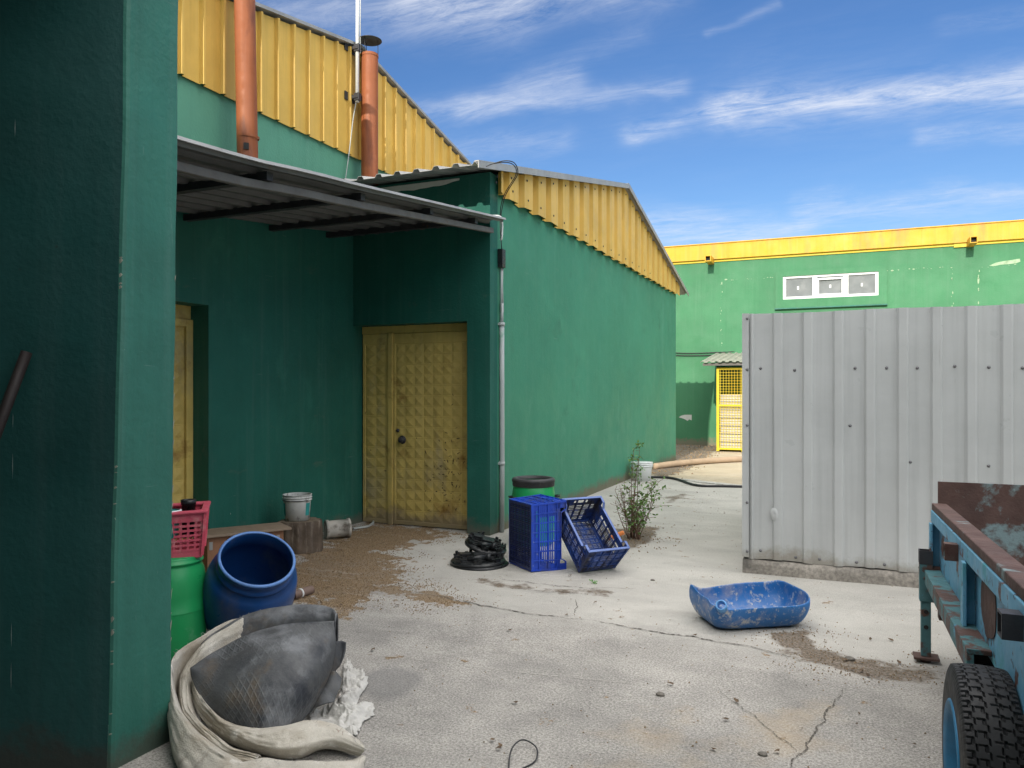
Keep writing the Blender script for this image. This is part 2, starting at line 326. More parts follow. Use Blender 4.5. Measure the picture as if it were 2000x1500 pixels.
m_peel = mat('peeled paint', (.30, .42, .27), .8, var=.3, vs=9)
m_chip = mat('old plaster chips', (.26, .27, .22), .85, var=.3, vs=12)
m_mortar = mat('pale sealant', (.60, .60, .55), .8, var=.1, bump=.5)
m_crack = mat('crack dirt', (.10, .09, .078), .95, var=.3, vs=8)
m_pale = mat('pale mortar smear', (.46, .44, .40), .9, var=.1)
m_teallab = mat('teal label', (.03, .28, .27), .5, var=.2, vs=9)
m_asph = mat('damp dirt', (.13, .105, .085), .95, var=.3, vs=6, grain=.4)

m_plastic.node_tree.nodes['Principled BSDF'].inputs['Alpha'].default_value = .8
# ------------------------------------------------------------------ ground: one sheet
def inpoly_sd(X, Y, poly):
    poly = [(p.x, p.y) for p in poly]; n = len(poly); d2 = np.full(X.shape, 1e9); ins = np.zeros(X.shape, bool)
    for i in range(n):
        (x0, y0), (x1, y1) = poly[i], poly[(i + 1) % n]; ex, ey = x1 - x0, y1 - y0
        h = np.clip(((X - x0) * ex + (Y - y0) * ey) / (ex * ex + ey * ey), 0, 1)
        d2 = np.minimum(d2, (X - x0 - h * ex) ** 2 + (Y - y0 - h * ey) ** 2)
        c = ((y0 > Y) != (y1 > Y)) & (X < (x1 - x0) * (Y - y0) / (y1 - y0 + 1e-12) + x0); ins ^= c
    d = np.sqrt(d2); return np.where(ins, -d, d)
def mk(poly, w, X, Y):                         # 1 inside, falls to 0 across +-w
    return np.clip(.5 - inpoly_sd(X, Y, poly) / (2 * w), 0, 1)
GRAVEL = [G(*q) for q in [(590, 1085), (640, 1055), (735, 1022), (830, 1032), (890, 1044), (800, 1062), (750, 1082), (790, 1108), (792, 1125), (765, 1150), (700, 1178), (665, 1200), (640, 1190), (575, 1180), (520, 1150), (560, 1100)]]
GRAV2 = [G(*q) for q in [(778, 1152), (820, 1152), (900, 1172), (905, 1182), (850, 1182), (800, 1168)]]
SMOOTH = [G(*q) for q in [(760, 1150), (850, 1170), (960, 1196), (1150, 1215), (1300, 1238), (1420, 1262), (1560, 1290), (1800, 1320), (2400, 1380), (3400, 800), (1400, 790), (900, 800), (880, 1000), (700, 1080)]]
DIRT = [G(*q) for q in [(1515, 1235), (1570, 1232), (1600, 1262), (1700, 1290), (1850, 1310), (1850, 1335), (1700, 1325), (1560, 1290), (1500, 1255)]]
SHRUBD = [G(*q) for q in [(1180, 1035), (1235, 1030), (1290, 1030), (1275, 1055), (1230, 1075), (1195, 1060)]]
SHRUBD2 = [G(*q) for q in [(1290, 970), (1345, 958), (1350, 972), (1300, 990)]]
DAMP = [G(*q) for q in [(700, 1320), (770, 1296), (830, 1320), (815, 1355), (740, 1372), (690, 1350)]]
YEL = [G(*q) for q in [(1480, 1400), (1600, 1380), (1620, 1450), (1520, 1480), (1450, 1450)]]
YEL2 = [G(*q) for q in [(1180, 1400), (1330, 1380), (1420, 1470), (1300, 1560), (1150, 1500)]]
FARSLAB = [G(*q) for q in [(1200, 921), (1290, 930), (1450, 947), (2100, 990), (3000, 860), (1900, 810), (1100, 810)]]
FARDIRT = [G(*q) for q in [(1300, 868), (1460, 868), (1400, 882), (1370, 905), (1330, 925), (1290, 935), (1200, 900)]]
STRIPE = [G(*q) for q in [(930, 1125), (1100, 1148), (1240, 1150), (1180, 1170), (1010, 1155), (900, 1140)]]
def ground():
    xs = np.concatenate([[-220, -120, -60, -30, -16, -10, -8], np.arange(-6.4, 4.4, .055), [5, 6.5, 9, 14, 24, 50, 110, 220]])
    ys = np.concatenate([[-120, -50, -20, -8, -3, 0, 1], np.arange(1.5, 16.5, .055), np.arange(16.5, 24, .25), [26, 32, 45, 80, 140, 260, 600]])
    X, Y = np.meshgrid(xs, ys); nx, ny = len(xs), len(ys)
    Z = np.zeros(X.shape)
    for i in range(ny):
        if not (1.4 < ys[i] < 20): continue
        for j in range(nx):
            if -6.5 < xs[j] < 4.5: Z[i, j] = .006 * noise.noise(Vector((xs[j] * .7, ys[i] * .7, 0))) + .0015 * noise.noise(Vector((xs[j] * 5, ys[i] * 5, 3)))
    me = bpy.data.meshes.new('ground'); co = np.stack([X, Y, Z], -1).reshape(-1, 3)
    idx = np.arange(nx * ny).reshape(ny, nx)
    f = np.stack([idx[:-1, :-1], idx[:-1, 1:], idx[1:, 1:], idx[1:, :-1]], -1).reshape(-1, 4)
    me.vertices.add(len(co)); me.vertices.foreach_set('co', co.ravel())
    me.loops.add(f.size); me.loops.foreach_set('vertex_index', f.ravel())
    me.polygons.add(len(f)); me.polygons.foreach_set('loop_start', np.arange(len(f)) * 4)
    me.update(calc_edges=True); me.validate()
    me.polygons.foreach_set('use_smooth', np.ones(len(f), bool))
    def attr(name, a):
        at = me.attributes.new(name, 'FLOAT', 'POINT'); at.data.foreach_set('value', a.ravel().astype(np.float32))
    attr('gravel', np.maximum(mk(GRAVEL, .28, X, Y), mk(GRAV2, .12, X, Y)))
    attr('smoothc', mk(SMOOTH, .42, X, Y))
    attr('dirt', np.maximum.reduce([mk(DIRT, .15, X, Y), mk(SHRUBD, .12, X, Y), mk(SHRUBD2, .3, X, Y) * .8, mk(FARDIRT, .35, X, Y), mk(STRIPE, .12, X, Y) * .62]))
    attr('damp', mk(DAMP, .12, X, Y)); attr('yel', np.maximum(mk(YEL, .25, X, Y), mk(YEL2, .3, X, Y) * .6)); attr('far', mk(FARSLAB, .06, X, Y))
    M = bpy.data.materials.new('worn concrete yard'); M.use_nodes = True; nt = M.node_tree; N = nt.nodes; L = nt.links; B = N['Principled BSDF']
    tc = N.new('ShaderNodeTexCoord')
    def A(n):
        a = N.new('ShaderNodeAttribute'); a.attribute_name = n; return a.outputs['Fac']
    def nz(s, d=6, r=.6, dist=0, st=(1, 1, 1), off=0):
        mp = N.new('ShaderNodeMapping'); L.new(tc.outputs['Object'], mp.inputs[0]); mp.inputs['Scale'].default_value = st; mp.inputs['Location'].default_value = (off, off, 0)
        n = N.new('ShaderNodeTexNoise'); L.new(mp.outputs[0], n.inputs['Vector'])
        n.inputs['Scale'].default_value = s; n.inputs['Detail'].default_value = d; n.inputs['Roughness'].default_value = r; n.inputs['Distortion'].default_value = dist; return n.outputs[0]
    def m(op, a, b, clamp=False):
        n = N.new('ShaderNodeMath'); n.operation = op; n.use_clamp = clamp
        for i, x in enumerate((a, b)):
            if isinstance(x, (int, float)): n.inputs[i].default_value = x
            else: L.new(x, n.inputs[i])
        return n.outputs[0]
    def mr(x, a, b, c=0, d=1):
        n = N.new('ShaderNodeMapRange'); L.new(x, n.inputs[0])
        for i, y in enumerate((a, b, c, d)): n.inputs[i + 1].default_value = y
        return n.outputs[0]
    def mx(f, a, b, mode='MIX'):
        n = N.new('ShaderNodeMix'); n.data_type = 'RGBA'; n.blend_type = mode
        if isinstance(f, float): n.inputs['Factor'].default_value = f
        else: L.new(f, n.inputs['Factor'])
        for k, x in (('A', a), ('B', b)):
            if isinstance(x, tuple): n.inputs[k].default_value = (*x, 1)
            else: L.new(x, n.inputs[k])
        return n.outputs['Result']
    edge = m('MULTIPLY', m('SUBTRACT', nz(5, 8, .65), .5), 1.5)
    def masked(a, lo=.45, hi=.6, k=1.0): return mr(m('ADD', A(a), m('MULTIPLY', edge, k)), lo, hi)
    rough_c = mx(mr(nz(1.3, 8, .65), .32, .68), (.255, .25, .24), (.47, .455, .43))
    vo = N.new('ShaderNodeTexVoronoi'); vo.inputs['Scale'].default_value = 75; L.new(tc.outputs['Object'], vo.inputs['Vector'])
    agg = mx(mr(nz(85, 4, .8), .36, .66), (.48, .47, .46), (1.45, 1.43, 1.39))
    rough_c = mx(1.0, rough_c, agg, 'MULTIPLY')
    rough_c = mx(mr(nz(55, 4, .7, 0, (1, 1, 1), 9), .66, .72), rough_c, (.72, .71, .69))
    rough_c = mx(mr(nz(70, 4, .7, 0, (1, 1, 1), 19), .68, .73), rough_c, (.12, .115, .11))
    rough_c = mx(mr(nz(1.1, 6, .6, .6, (.35, 3, 1), 4), .62, .74, 0, .4), rough_c, (.50, .48, .44))
    smooth_c = mx(mr(nz(1.0, 8, .6, .4, (1, 1.8, 1)), .3, .7), (.37, .36, .335), (.50, .485, .45))
    smooth_c = mx(mr(nz(3.2, 8, .7, 0, (1, 1, 1), 14), .6, .78, 0, .7), smooth_c, (.30, .29, .27))
    smooth_c = mx(1.0, smooth_c, mx(mr(nz(160, 2, .7), .35, .65), (.78, .78, .77), (1.16, 1.16, 1.15)), 'MULTIPLY')
    c = mx(masked('smoothc', .22, .78, .7), rough_c, smooth_c)
    c = mx(masked('far', .45, .55, .1), c, mx(mr(nz(1.4), .3, .7), (.40, .33, .235), (.50, .43, .32)))
    c = mx(m('MULTIPLY', masked('yel', .3, .9), .5), c, (.46, .36, .24))
    c = mx(m('MULTIPLY', masked('damp', .4, .7, .6), .55), c, (.165, .165, .165))
    c = mx(masked('dirt', .48, .68), c, mx(mr(nz(60, 4, .7), .4, .62), (.085, .07, .055), (.25, .205, .16)))
    c = mx(masked('gravel', .47, .54, 2.1), c, mx(mr(nz(95, 3, .7), .40, .60), (.10, .068, .042), (.37, .27, .165)))
    c = mx(mr(nz(.55, 8, .7, .5, (1, 1.6, 1), 51), .52, .72, 0, .38), c, (.25, .235, .21))
    c = mx(mr(nz(.8, 8, .7, .8, (.5, 2.4, 1), 71), .56, .74, 0, .4), c, (.56, .54, .50))
    dk = mr(nz(14, 6, .7, 0, (1, 1, 1), 25), .70, .74); c = mx(m('MULTIPLY', dk, .6), c, (.12, .10, .085))
    L.new(c, B.inputs['Base Color']); B.inputs['Roughness'].default_value = .88; B.inputs['Specular IOR Level'].default_value = .25
    h = m('ADD', m('MULTIPLY', nz(110, 4, .7), .8), m('MULTIPLY', nz(14, 6, .7), .9))
    b = N.new('ShaderNodeBump'); b.inputs['Strength'].default_value = .8; b.inputs['Distance'].default_value = .012; L.new(h, b.inputs['Height']); L.new(b.outputs[0], B.inputs['Normal'])
    me.materials.append(M); o = bpy.data.objects.new('ground', me); COL.objects.link(o); tag(o, kind='structure')
ground()
def crack(pts, w, m, name='ground_crack', z=.006, jag=.02, n=150):
    q = cr([G(*p) for p in pts], n); vs = []; mb = MB(); rows = [[], []]
    for i, p in enumerate(q):
        a, b = q[max(i - 1, 0)], q[min(i + 1, n - 1)]; d = (b - a).normalized(); s = Vector((-d.y, d.x, 0))
        j = fbm((p.x * 6, p.y * 6, 5), 1, 5) * jag * 1.6; ww = w * (.12 + .8 * random.random() ** 1.6) * math.sin(math.pi * min(max(i / (n - 1), .02), .98)) ** .4
        rows[0].append(p + s * (j + ww / 2) + Vector((0, 0, z))); rows[1].append(p + s * (j - ww / 2) + Vector((0, 0, z)))
    mb.grid(rows, False); o = mb.build(name, m); tag(o, kind='structure')
for pts, w in [([(785, 1158), (850, 1165), (960, 1187), (1060, 1203), (1150, 1213)], .022), ([(1150, 1213), (1250, 1230), (1360, 1247), (1480, 1268), (1560, 1290)], .02),
               ([(975, 1132), (1030, 1138), (1120, 1148), (1240, 1150)], .02), ([(1000, 1150), (1090, 1158), (1170, 1162)], .018),
               ([(1650, 1345), (1620, 1378), (1600, 1415), (1575, 1465), (1540, 1510)], .014), ([(1400, 1345), (1450, 1385), (1520, 1440), (1570, 1480)], .007),
               ([(1190, 935), (1290, 932), (1370, 943), (1460, 950)], .10), ([(700, 1078), (760, 1058), (820, 1052)], .01), ([(1126, 1172), (1124, 1200)], .012)]:
    crack(pts, w, m_crack)
for pts, w in [([(640, 1270), (800, 1288), (1050, 1318), (1340, 1345)], .008), ([(900, 1195), (1100, 1232), (1330, 1268)], .006)]:
    crack(pts, w, m_pale, 'pale_score_line', jag=.003)

# scattered husk gravel and crumbs (uncountable)
def gravel():
    rnd = np.random.RandomState(3); vs = []; fs = []
    def put(x, y, s):
        b = len(vs); a = rnd.rand() * 6.28; h = s * (.5 + rnd.rand() * .6)
        for k in range(3):
            an = a + k * 2.094 + rnd.rand() * .6; vs.append((x + math.cos(an) * s, y + math.sin(an) * s, .003))
        vs.append((x + rnd.randn() * s * .3, y + rnd.randn() * s * .3, .004 + h))
        fs.extend([(b, b + 1, b + 3), (b + 1, b + 2, b + 3), (b + 2, b, b + 3)])
    def region(poly, n, s0, s1):
        X = rnd.uniform(min(p.x for p in poly) - .3, max(p.x for p in poly) + .3, n); Y = rnd.uniform(min(p.y for p in poly) - .3, max(p.y for p in poly) + .3, n)
        sd = inpoly_sd(X, Y, poly)
        for x, y, d in zip(X, Y, sd):
            if d + .35 * noise.noise(Vector((x * 3, y * 3, 0))) < rnd.rand() ** 2 * .35 - .05: put(x, y, rnd.uniform(s0, s1))
    region(GRAVEL, 17000, .0035, .008); region(GRAV2, 2200, .003, .007); region(DIRT, 2200, .0025, .007); region(SHRUBD, 900, .004, .013); region(FARDIRT, 1600, .01, .03)
    allp = [G(*q) for q in [(420, 1600), (2100, 1600), (2000, 1050), (1460, 950), (1200, 980), (760, 1060)]]
    region(allp, 1500, .003, .007)
    me = bpy.data.meshes.new('husk_gravel'); me.from_pydata(vs, [], fs); me.materials.append(m_grav)
    o = bpy.data.objects.new('husk_gravel', me); COL.objects.link(o); tag(o, 'loose brown husks and grit scattered over the concrete yard', 'gravel', kind='stuff')
gravel()

# ------------------------------------------------------------------ walls with openings
def wall(mb, axis, c0, c1, ub, zb, solid):
    """panel between planes c0 (face) and c1; ub, zb = breakpoints; solid(i,j)"""
    nu, nz_ = len(ub) - 1, len(zb) - 1
    def pt(c, u, z): return (c, u, z) if axis == 'x' else (u, c, z)
    for i in range(nu):
        for j in range(nz_):
            if not solid(i, j): continue
            u0, u1, z0, z1 = ub[i], ub[i + 1], zb[j], zb[j + 1]
            for c in (c0, c1): mb.add([pt(c, u0, z0), pt(c, u1, z0), pt(c, u1, z1), pt(c, u0, z1)], [(0, 1, 2, 3)])
            for (di, dj, a, b) in ((-1, 0, (u0, z0), (u0, z1)), (1, 0, (u1, z0), (u1, z1)), (0, -1, (u0, z0), (u1, z0)), (0, 1, (u0, z1), (u1, z1))):
                ii, jj = i + di, j + dj
                if 0 <= ii < nu and 0 <= jj < nz_ and solid(ii, jj): continue
                mb.add([pt(c0, *a), pt(c0, *b), pt(c1, *b), pt(c1, *a)], [(0, 1, 2, 3)])
def ribs(a0, a1, pitch, w, sl, h, phase=0):    # profile samples of a ribbed sheet: list of (a, offset)
    out = [(a0, 0)]; k = math.floor((a0 - phase) / pitch)
    while True:
        c = phase + k * pitch; k += 1
        if c - w / 2 - sl > a1: break
        for a, o in ((c - w / 2 - sl, 0), (c - w / 2, h), (c + w / 2, h), (c + w / 2 + sl, 0)):
            if a0 < a < a1: out.append((a, o))
    out.append((a1, 0)); return out
def sheet(mb, prof, f_lo, f_hi, th, nseg=1, nrm=None):
    """f(a, o, s) gives 3D point; built as two skins with closed edges"""
    n = len(prof)
    front = [[f_lo(a, o, k / nseg) for a, o in prof] for k in range(nseg + 1)]
    back = [[f_lo(a, o - th, k / nseg) for a, o in prof] for k in range(nseg + 1)]
    mb.grid(front, False); mb.grid(back, False)
    for F, Bk in ((front[0], back[0]), (front[-1], back[-1])): mb.grid([F, Bk], False)
    mb.grid([[r[0] for r in front], [r[0] for r in back]], False); mb.grid([[r[-1] for r in front], [r[-1] for r in back]], False)

# --- tall workshop on the left
XL = -5.45
tall = thing('workshop_building', 'tall green workshop with yellow ribbed gable cladding, left of the yard', 'building', (XL, 7.76, 0))
TR = 7.76; TZ = 5.74
def t_roof(y): return TZ - (.178 if y < TR else .215) * abs(y - TR)
mb = MB(); ub = [2.61, 4.35, 5.42, 7.9, 14.0]; zb = [0, 2.40, 4.44]
wall(mb, 'x', XL, XL - .28, ub, zb, lambda i, j: not (i == 1 and j == 0)); mb.build('wall', m_green_shade, tall, world=True)
mb = MB(); mb.slab([(XL - .02, 2.61, 4.45), (XL - .02, 14, 4.45), (XL - .02, 14, t_roof(14) - .06), (XL - .02, TR, TZ - .06), (XL - .02, 2.61, t_roof(2.61) - .06)], (-.2, 0, 0))
mb.box(-13, XL - .3, 13.7, 14.0, 0, 4.3); mb.box(-13.3, -13.0, 2.61, 14, 0, 4.3); mb.build('back_wall', m_green, tall, world=True)
mb = MB(); pr = ribs(2.61, 14.0, .25, .026, .012, .042, 5.30)
def fcl(a, o, s): return (XL + .035 + o, a, 4.40 + s * (t_roof(a) - .03 - 4.40) )
extra = [(a, 0) for a in (TR,)]; pr = sorted(pr + extra)
sheet(mb, pr, fcl, None, .004); mb.build('gable_cladding', m_yel, tall, world=True)
mb = MB()
mb.slab([(XL + .09, 2.3, t_roof(2.3)), (XL + .09, TR, TZ), (XL + .09, 14.3, t_roof(14.3)), (XL + .09, 14.3, t_roof(14.3) + .035), (XL + .09, TR, TZ + .035), (XL + .09, 2.3, t_roof(2.3) + .035)], (-8.2, 0, 0))
mb.build('roof', m_galv, tall, world=True)
def pyramid_panel(mb, x0, x1, z0, z1, nx, nz_, depth, y, axis='y', sgn=-1):
    """embossed squares on plane; faces towards sgn*axis"""
    dx, dz = (x1 - x0) / nx, (z1 - z0) / nz_; g = .045
    def pt(a, o, z): return (a, y + sgn * o, z) if axis == 'y' else (y + sgn * o, a, z)
    for i in range(nx):
        for j in range(nz_):
            a0, a1, b0, b1 = x0 + i * dx, x0 + (i + 1) * dx, z0 + j * dz, z0 + (j + 1) * dz
            ga, gb = g * dx, g * dz; q = []
            o4 = [(a0, b0), (a1, b0), (a1, b1), (a0, b1)]; i4 = [(a0 + ga, b0 + gb), (a1 - ga, b0 + gb), (a1 - ga, b1 - gb), (a0 + ga, b1 - gb)]
            vs = [pt(a, 0, z) for a, z in o4] + [pt(a, -.003, z) for a, z in i4] + [pt((a0 + a1) / 2, depth, (b0 + b1) / 2)]
            mb.add(vs, [(0, 1, 5, 4), (1, 2, 6, 5), (2, 3, 7, 6), (3, 0, 4, 7), (4, 5, 8), (5, 6, 8), (6, 7, 8), (7, 4, 8)])
# side door of the workshop (recessed)
mb = MB(); pyramid_panel(mb, 4.42, 5.34, .12, 2.20, 7, 16, .014, XL - .22, 'x', 1); mb.box(XL - .27, XL - .222, 4.35, 5.42, 0, 2.40)
d = mb.build('door', m_yeldoor, tall, world=True)
mb = MB()
for a, b, z0, z1 in ((4.35, 4.42, 0, 2.27), (5.34, 5.42, 0, 2.27), (4.42, 5.34, 2.20, 2.27), (4.42, 5.34, 0, .12)): mb.box(XL - .222, XL - .19, a, b, z0, z1)
mb.build('door_frame', m_yeldoor, d, world=True, bevel=.004)
# --- shed
XS = -3.63; YF = 7.70; YB = 17.75; RY, RZ = 13.0, 5.13; EY, EZ = 7.09, 3.915
shed = thing('shed_building', 'low green shed with yellow ribbed gable and grey corrugated roof', 'building', (XS, YF, 0))
mb = MB(); ub = [XL + .003, -3.915, XS]; zb = [0, 2.387, 4.03]
wall(mb, 'y', YF, YF + .2, ub, zb, lambda i, j: not (i == 0 and j == 0)); mb.build('wall', m_green_shade, shed, world=True)
def s_roof(y): return EZ + (RZ - EZ) * (y - EY) / (RY - EY) if y < RY else RZ + (3.88 - RZ) * (y - RY) / (18.4 - RY)
mb = MB(); mb.slab([(XS, YF + .2, 0), (XS, YB, 0), (XS, YB, s_roof(YB) - .03), (XS, RY, RZ - .03), (XS, YF + .2, s_roof(YF + .2) - .03)], (-.2, 0, 0))
o = mb.build('wall', m_green, shed, world=True)
mb = MB(); mb.box(-9, XS - .201, YB - .2, YB, 0, 3.9); mb.build('wall', m_green, shed, world=True)
mb = MB(); pr = ribs(YF + .12, YB + .02, .45, .13, .03, -.065, 8.04 - .09)
def fcs(a, o, s):
    lo = 3.805 + .006 * math.sin(a * 13.7) + .006 * math.sin(a * 31); hi = s_roof(a) - .004
    if a < 7.95: lo += (7.95 - a) ** 2 * 1.6
    return (XS + .085 + o, a, lo + s * max(hi - lo, .02))
pr = sorted(pr + [(RY, 0), (7.87, 0), (7.91, 0)]); sheet(mb, pr, fcs, None, .004)
mb.build('gable_cladding', m_yel, shed, world=True)
for k in range(34):
    y = 8.0 + .45 * (k // 2) - .33 + random.uniform(-.03, .03); z = 3.9 if k % 2 else s_roof(y) - .08
    mb = MB(); mb.lathe([(0, .008), (.012, .006), (.014, 0)], 8, Matrix.Translation((XS + .088, y, z + random.uniform(-.01, .01))) @ Matrix.Rotation(R_(90), 4, 'Y')); mb.build('screw', m_steel_dk, shed, world=True)
# corrugated roof slopes
rf = None
for (y0, y1) in ((EY, RY), (RY, 18.4)):
    mb = MB(); pr = ribs(XL - 2.5 if y0 > 10 else XL + .03, XS + .15, .2375, .05, .022, .036, -3.50)
    z0, z1 = s_roof(y0), s_roof(y1)
    def frf(a, o, s, y0=y0, y1=y1, z0=z0, z1=z1): return (a, y0 + s * (y1 - y0), z0 + s * (z1 - z0) + o + .02 + .008 * noise.noise(Vector((a * 2.2, y0, 0))))
    sheet(mb, pr, frf, None, .004); r = mb.build('roof', m_galv, shed, world=True)
    if rf is None: rf = r
mb = MB()
for (y0, y1) in ((EY - .02, RY), (RY, 18.42)):
    z0, z1 = s_roof(y0), s_roof(y1)
    mb.slab([(XS + .16, y0, z0 - .02), (XS + .16, y1, z1 - .02), (XS + .16, y1, z1 + .045), (XS + .16, y0, z0 + .045)], (.012, 0, 0))
    mb.slab([(XS + .172, y0, z0 + .0455), (XS + .172, y1, z1 + .0455), (XS + .172, y1, z1 + .058), (XS + .172, y0, z0 + .058)], (-.05, 0, 0))
mb.build('verge_flashing', m_galv, rf, world=True)
mb = MB(); mb.slab([(-6, RY - .2, RZ + .01), (-6, RY, RZ + .075), (-6, RY + .2, RZ + .01), (-6, RY, RZ + .068)], (6 + XS + .16, 0, 0)); mb.build('ridge_cap', m_galv, shed, world=True)
# pale sealant under the eave
mb = MB(); pts = []
for i in range(15):
    x = -5.2 + i * .085; pts.append((x, YF - .012, 4.0))
low = [(-5.2 + i * .085, YF - .012, 4.0 - (.02 + .06 * abs(noise.noise(Vector((i * .6, 1, 0)))) + .045 * math.sin(math.pi * i / 14))) for i in range(15)]
mb.slab(pts + low[::-1], (0, .01, 0)); mb.build('eave_sealant', m_mortar, shed, world=True)
# double steel door in a deep reveal
dr = thing('steel_door', 'faded yellow steel double door with embossed squares, under the canopy', 'door', (-4.65, YF + .18, 0))
YD = YF + .18
def leaf(name, x0, x1, cols, rows=17):
    mb = MB(); mb.box(x0, x1, YD + .004, YD + .04, .01, 2.29)
    mg = .03; pyramid_panel(mb, x0 + mg, x1 - mg, .05, 2.17, cols, rows, .0085, YD, 'y', -1)
    for a, b, c, e in ((x0, x0 + mg, .01, 2.29), (x1 - mg, x1, .01, 2.29), (x0 + mg, x1 - mg, .01, .05), (x0 + mg, x1 - mg, 2.17, 2.29)): mb.box(a, b, YD - .004, YD + .004, c, e)
    return mb.build(name, m_yeldoor, dr, world=True)
leaf('door_leaf', XL + .02, -5.07, 2); L2 = leaf('door_leaf', -4.995, -3.925, 8)
mb = MB(); mb.box(-5.065, -5.002, YD - .02, YD + .03, 0, 2.30); mb.box(XL + .005, -3.918, YD + .0, YD + .05, 2.295, 2.385); mb.build('door_frame', m_yeldoor, dr, world=True, bevel=.004)
mb = MB(); rr = random.Random(8)
for k in range(95):
    x = -4.2 + rr.gauss(0, .17); z = .62 + rr.gauss(0, .22)
    if k > 80: x, z = rr.uniform(-5.4, -4.0), rr.uniform(.2, 1.6)
    if not (-4.95 < x < -3.97 or -5.40 < x < -5.10) or z < .1: continue
    a = rr.uniform(0, 3.14); l, w = rr.uniform(.006, .028), rr.uniform(.002, .006); c, q = math.cos(a), math.sin(a)
    mb.add([(x + c * i - q * j, YD - .0135, z + q * i + c * j) for i, j in ((-l, -w * .3), (-l * .2, -w), (l, -w * .2), (l * .3, w), (-l * .5, w * .8))], [(0, 1, 2, 3, 4)])
mb.build('paint_chips', m_dark, L2, world=True)
mb = MB(); mt = Matrix.Translation((-4.87, YD - .006, 1.02)) @ Matrix.Rotation(R_(90), 4, 'X')
mb.lathe([(0, .05), (.03, .05), (.036, .035), (.022, .02), (.022, .0), (.05, .0), (.05, -.006)], 20, mt)
mb.lathe([(0, .02), (.018, .018), (.024, 0)], 16, Matrix.Translation((-4.93, YD - .006, 1.13)) @ Matrix.Rotation(R_(90), 4, 'X'))
o = mb.build('door_knob', m_steel_dk, dr, world=True)
# --- conduit, junction box and cables at the shed corner
cx, cy = XS + .03, 7.95
con = thing('conduit_pipe', 'grey plastic conduit running up the shed corner into a black box', 'pipe', (cx, cy, 0))
mb = MB(); mb.tube([(cx, cy, 0), (cx + .004, cy, .8), (cx, cy + .004, 1.6), (cx, cy, 2.38)], .029, 12); mb.build('pipe', m_pvc, con, world=True)
for z in (.78, 2.36, ):
    mb = MB(); mb.tube([(cx, cy, z - .02), (cx, cy, z + .02)], .036, 12); mb.box(XS - .005, cx, cy - .04, cy + .04, z - .012, z + .012); mb.build('clip', m_pvc, con, world=True)
mb = MB(); mb.tube([(cx, cy, 2.36), (cx - .002, cy + .01, 2.6)], .020, 8)
for k in range(3):
    mb.tube([(cx + .006 * k, cy - .02 + .02 * k, 2.5), (cx, cy - .02 + .02 * k, 2.8), (cx + .004 * k, cy - .01 + .01 * k, 3.02)], .007, 6)
mb.build('cable', m_pvc, con, world=True)
mb = MB(); mb.box(XS + .002, XS + .062, cy - .055, cy + .04, 3.0, 3.21); mb.build('junction_box', m_black, con, world=True, bevel=.006)
for dv in (0, 3):
    mb = MB(); mb.tube(cr([Vector((cx, cy, 3.21)), P(977, 440 + dv, 8.70), P(978 + dv, 405, 8.68), P(985 + dv, 380, 8.62), P(998 + dv, 358, 8.45), P(1007 + dv, 343, 8.3), P(1008 + dv, 330, 8.2), P(1000 + dv, 320 - dv, 8.1), P(985, 317 - dv, 8.0), P(962, 320, 7.9), P(950, 325, 7.85)], 40), .0055, 6); mb.build('cable', m_cable, con, world=True)
mb = MB(); mb.tube(cr([(-3.66, 7.60, 3.53), (-3.56, 7.62, 3.52), (-3.50, 7.72, 3.51), (-3.50, 7.73, 3.30), (-3.52, 7.74, 3.28)], 14), .011, 8)
tag(mb.build('drip_tube', m_white), 'short white plastic elbow tube hanging off the canopy end beside the conduit', 'tube')

# --- canopy between workshop and shed
can = thing('canopy_roof', 'sagging corrugated lean-to roof on steel beams between the workshop and the shed', 'canopy', (XL, 5.2, 3.0))
def c_z(y): return float(np.interp(y, [2.6, 3.26, 3.8, 4.37, 4.96, 5.96, 7.34, 7.7], [2.97, 3.01, 3.048, 3.118, 3.172, 3.283, 3.435, 3.475]))
mb = MB(); pr = ribs(XL + .004, -3.46, .205, .035, .025, -.032, XL + .15)
def fcan(a, o, s):
    y = 2.62 + s * (7.697 - 2.62); return (a, y, c_z(y) + .02 + o + .006 * noise.noise(Vector((a * 1.5, y * 1.2, 0))))
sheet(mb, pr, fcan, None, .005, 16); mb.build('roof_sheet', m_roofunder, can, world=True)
mb = MB(); rows = []
for k in range(17):
    y = 2.62 + k / 16 * (7.697 - 2.62); z = c_z(y) + .024
    rows.append([(-3.47, y, z + .006), (-3.44, y, z + .004), (-3.432, y, z - .018), (-3.44, y, z - .02), (-3.47, y, z - .002)])
mb.grid(rows, False); mb.build('edge_trim', m_galv, can, world=True)
for y in (2.98, 4.07, 5.15, 6.26, 7.2):
    mb = MB(); z = c_z(y) - .012; mb.box(XL + .003, -3.55, y - .03, y + .03, z - .055, z); mb.build('beam', m_steel_dk, can, world=True)
mb = MB(); rows = []
for k in range(17):
    y = 2.62 + k / 16 * (7.69 - 2.62); z = c_z(y) - .07
    rows.append([(-3.62, y, z), (-3.585, y, z), (-3.58, y, z - .004), (-3.58, y, z - .053), (-3.585, y, z - .057), (-3.62, y, z - .057), (-3.62, y, z - .053), (-3.59, y, z - .051), (-3.59, y, z - .008), (-3.62, y, z)])
mb.grid(rows, False); mb.build('edge_beam', m_angle, can, world=True)

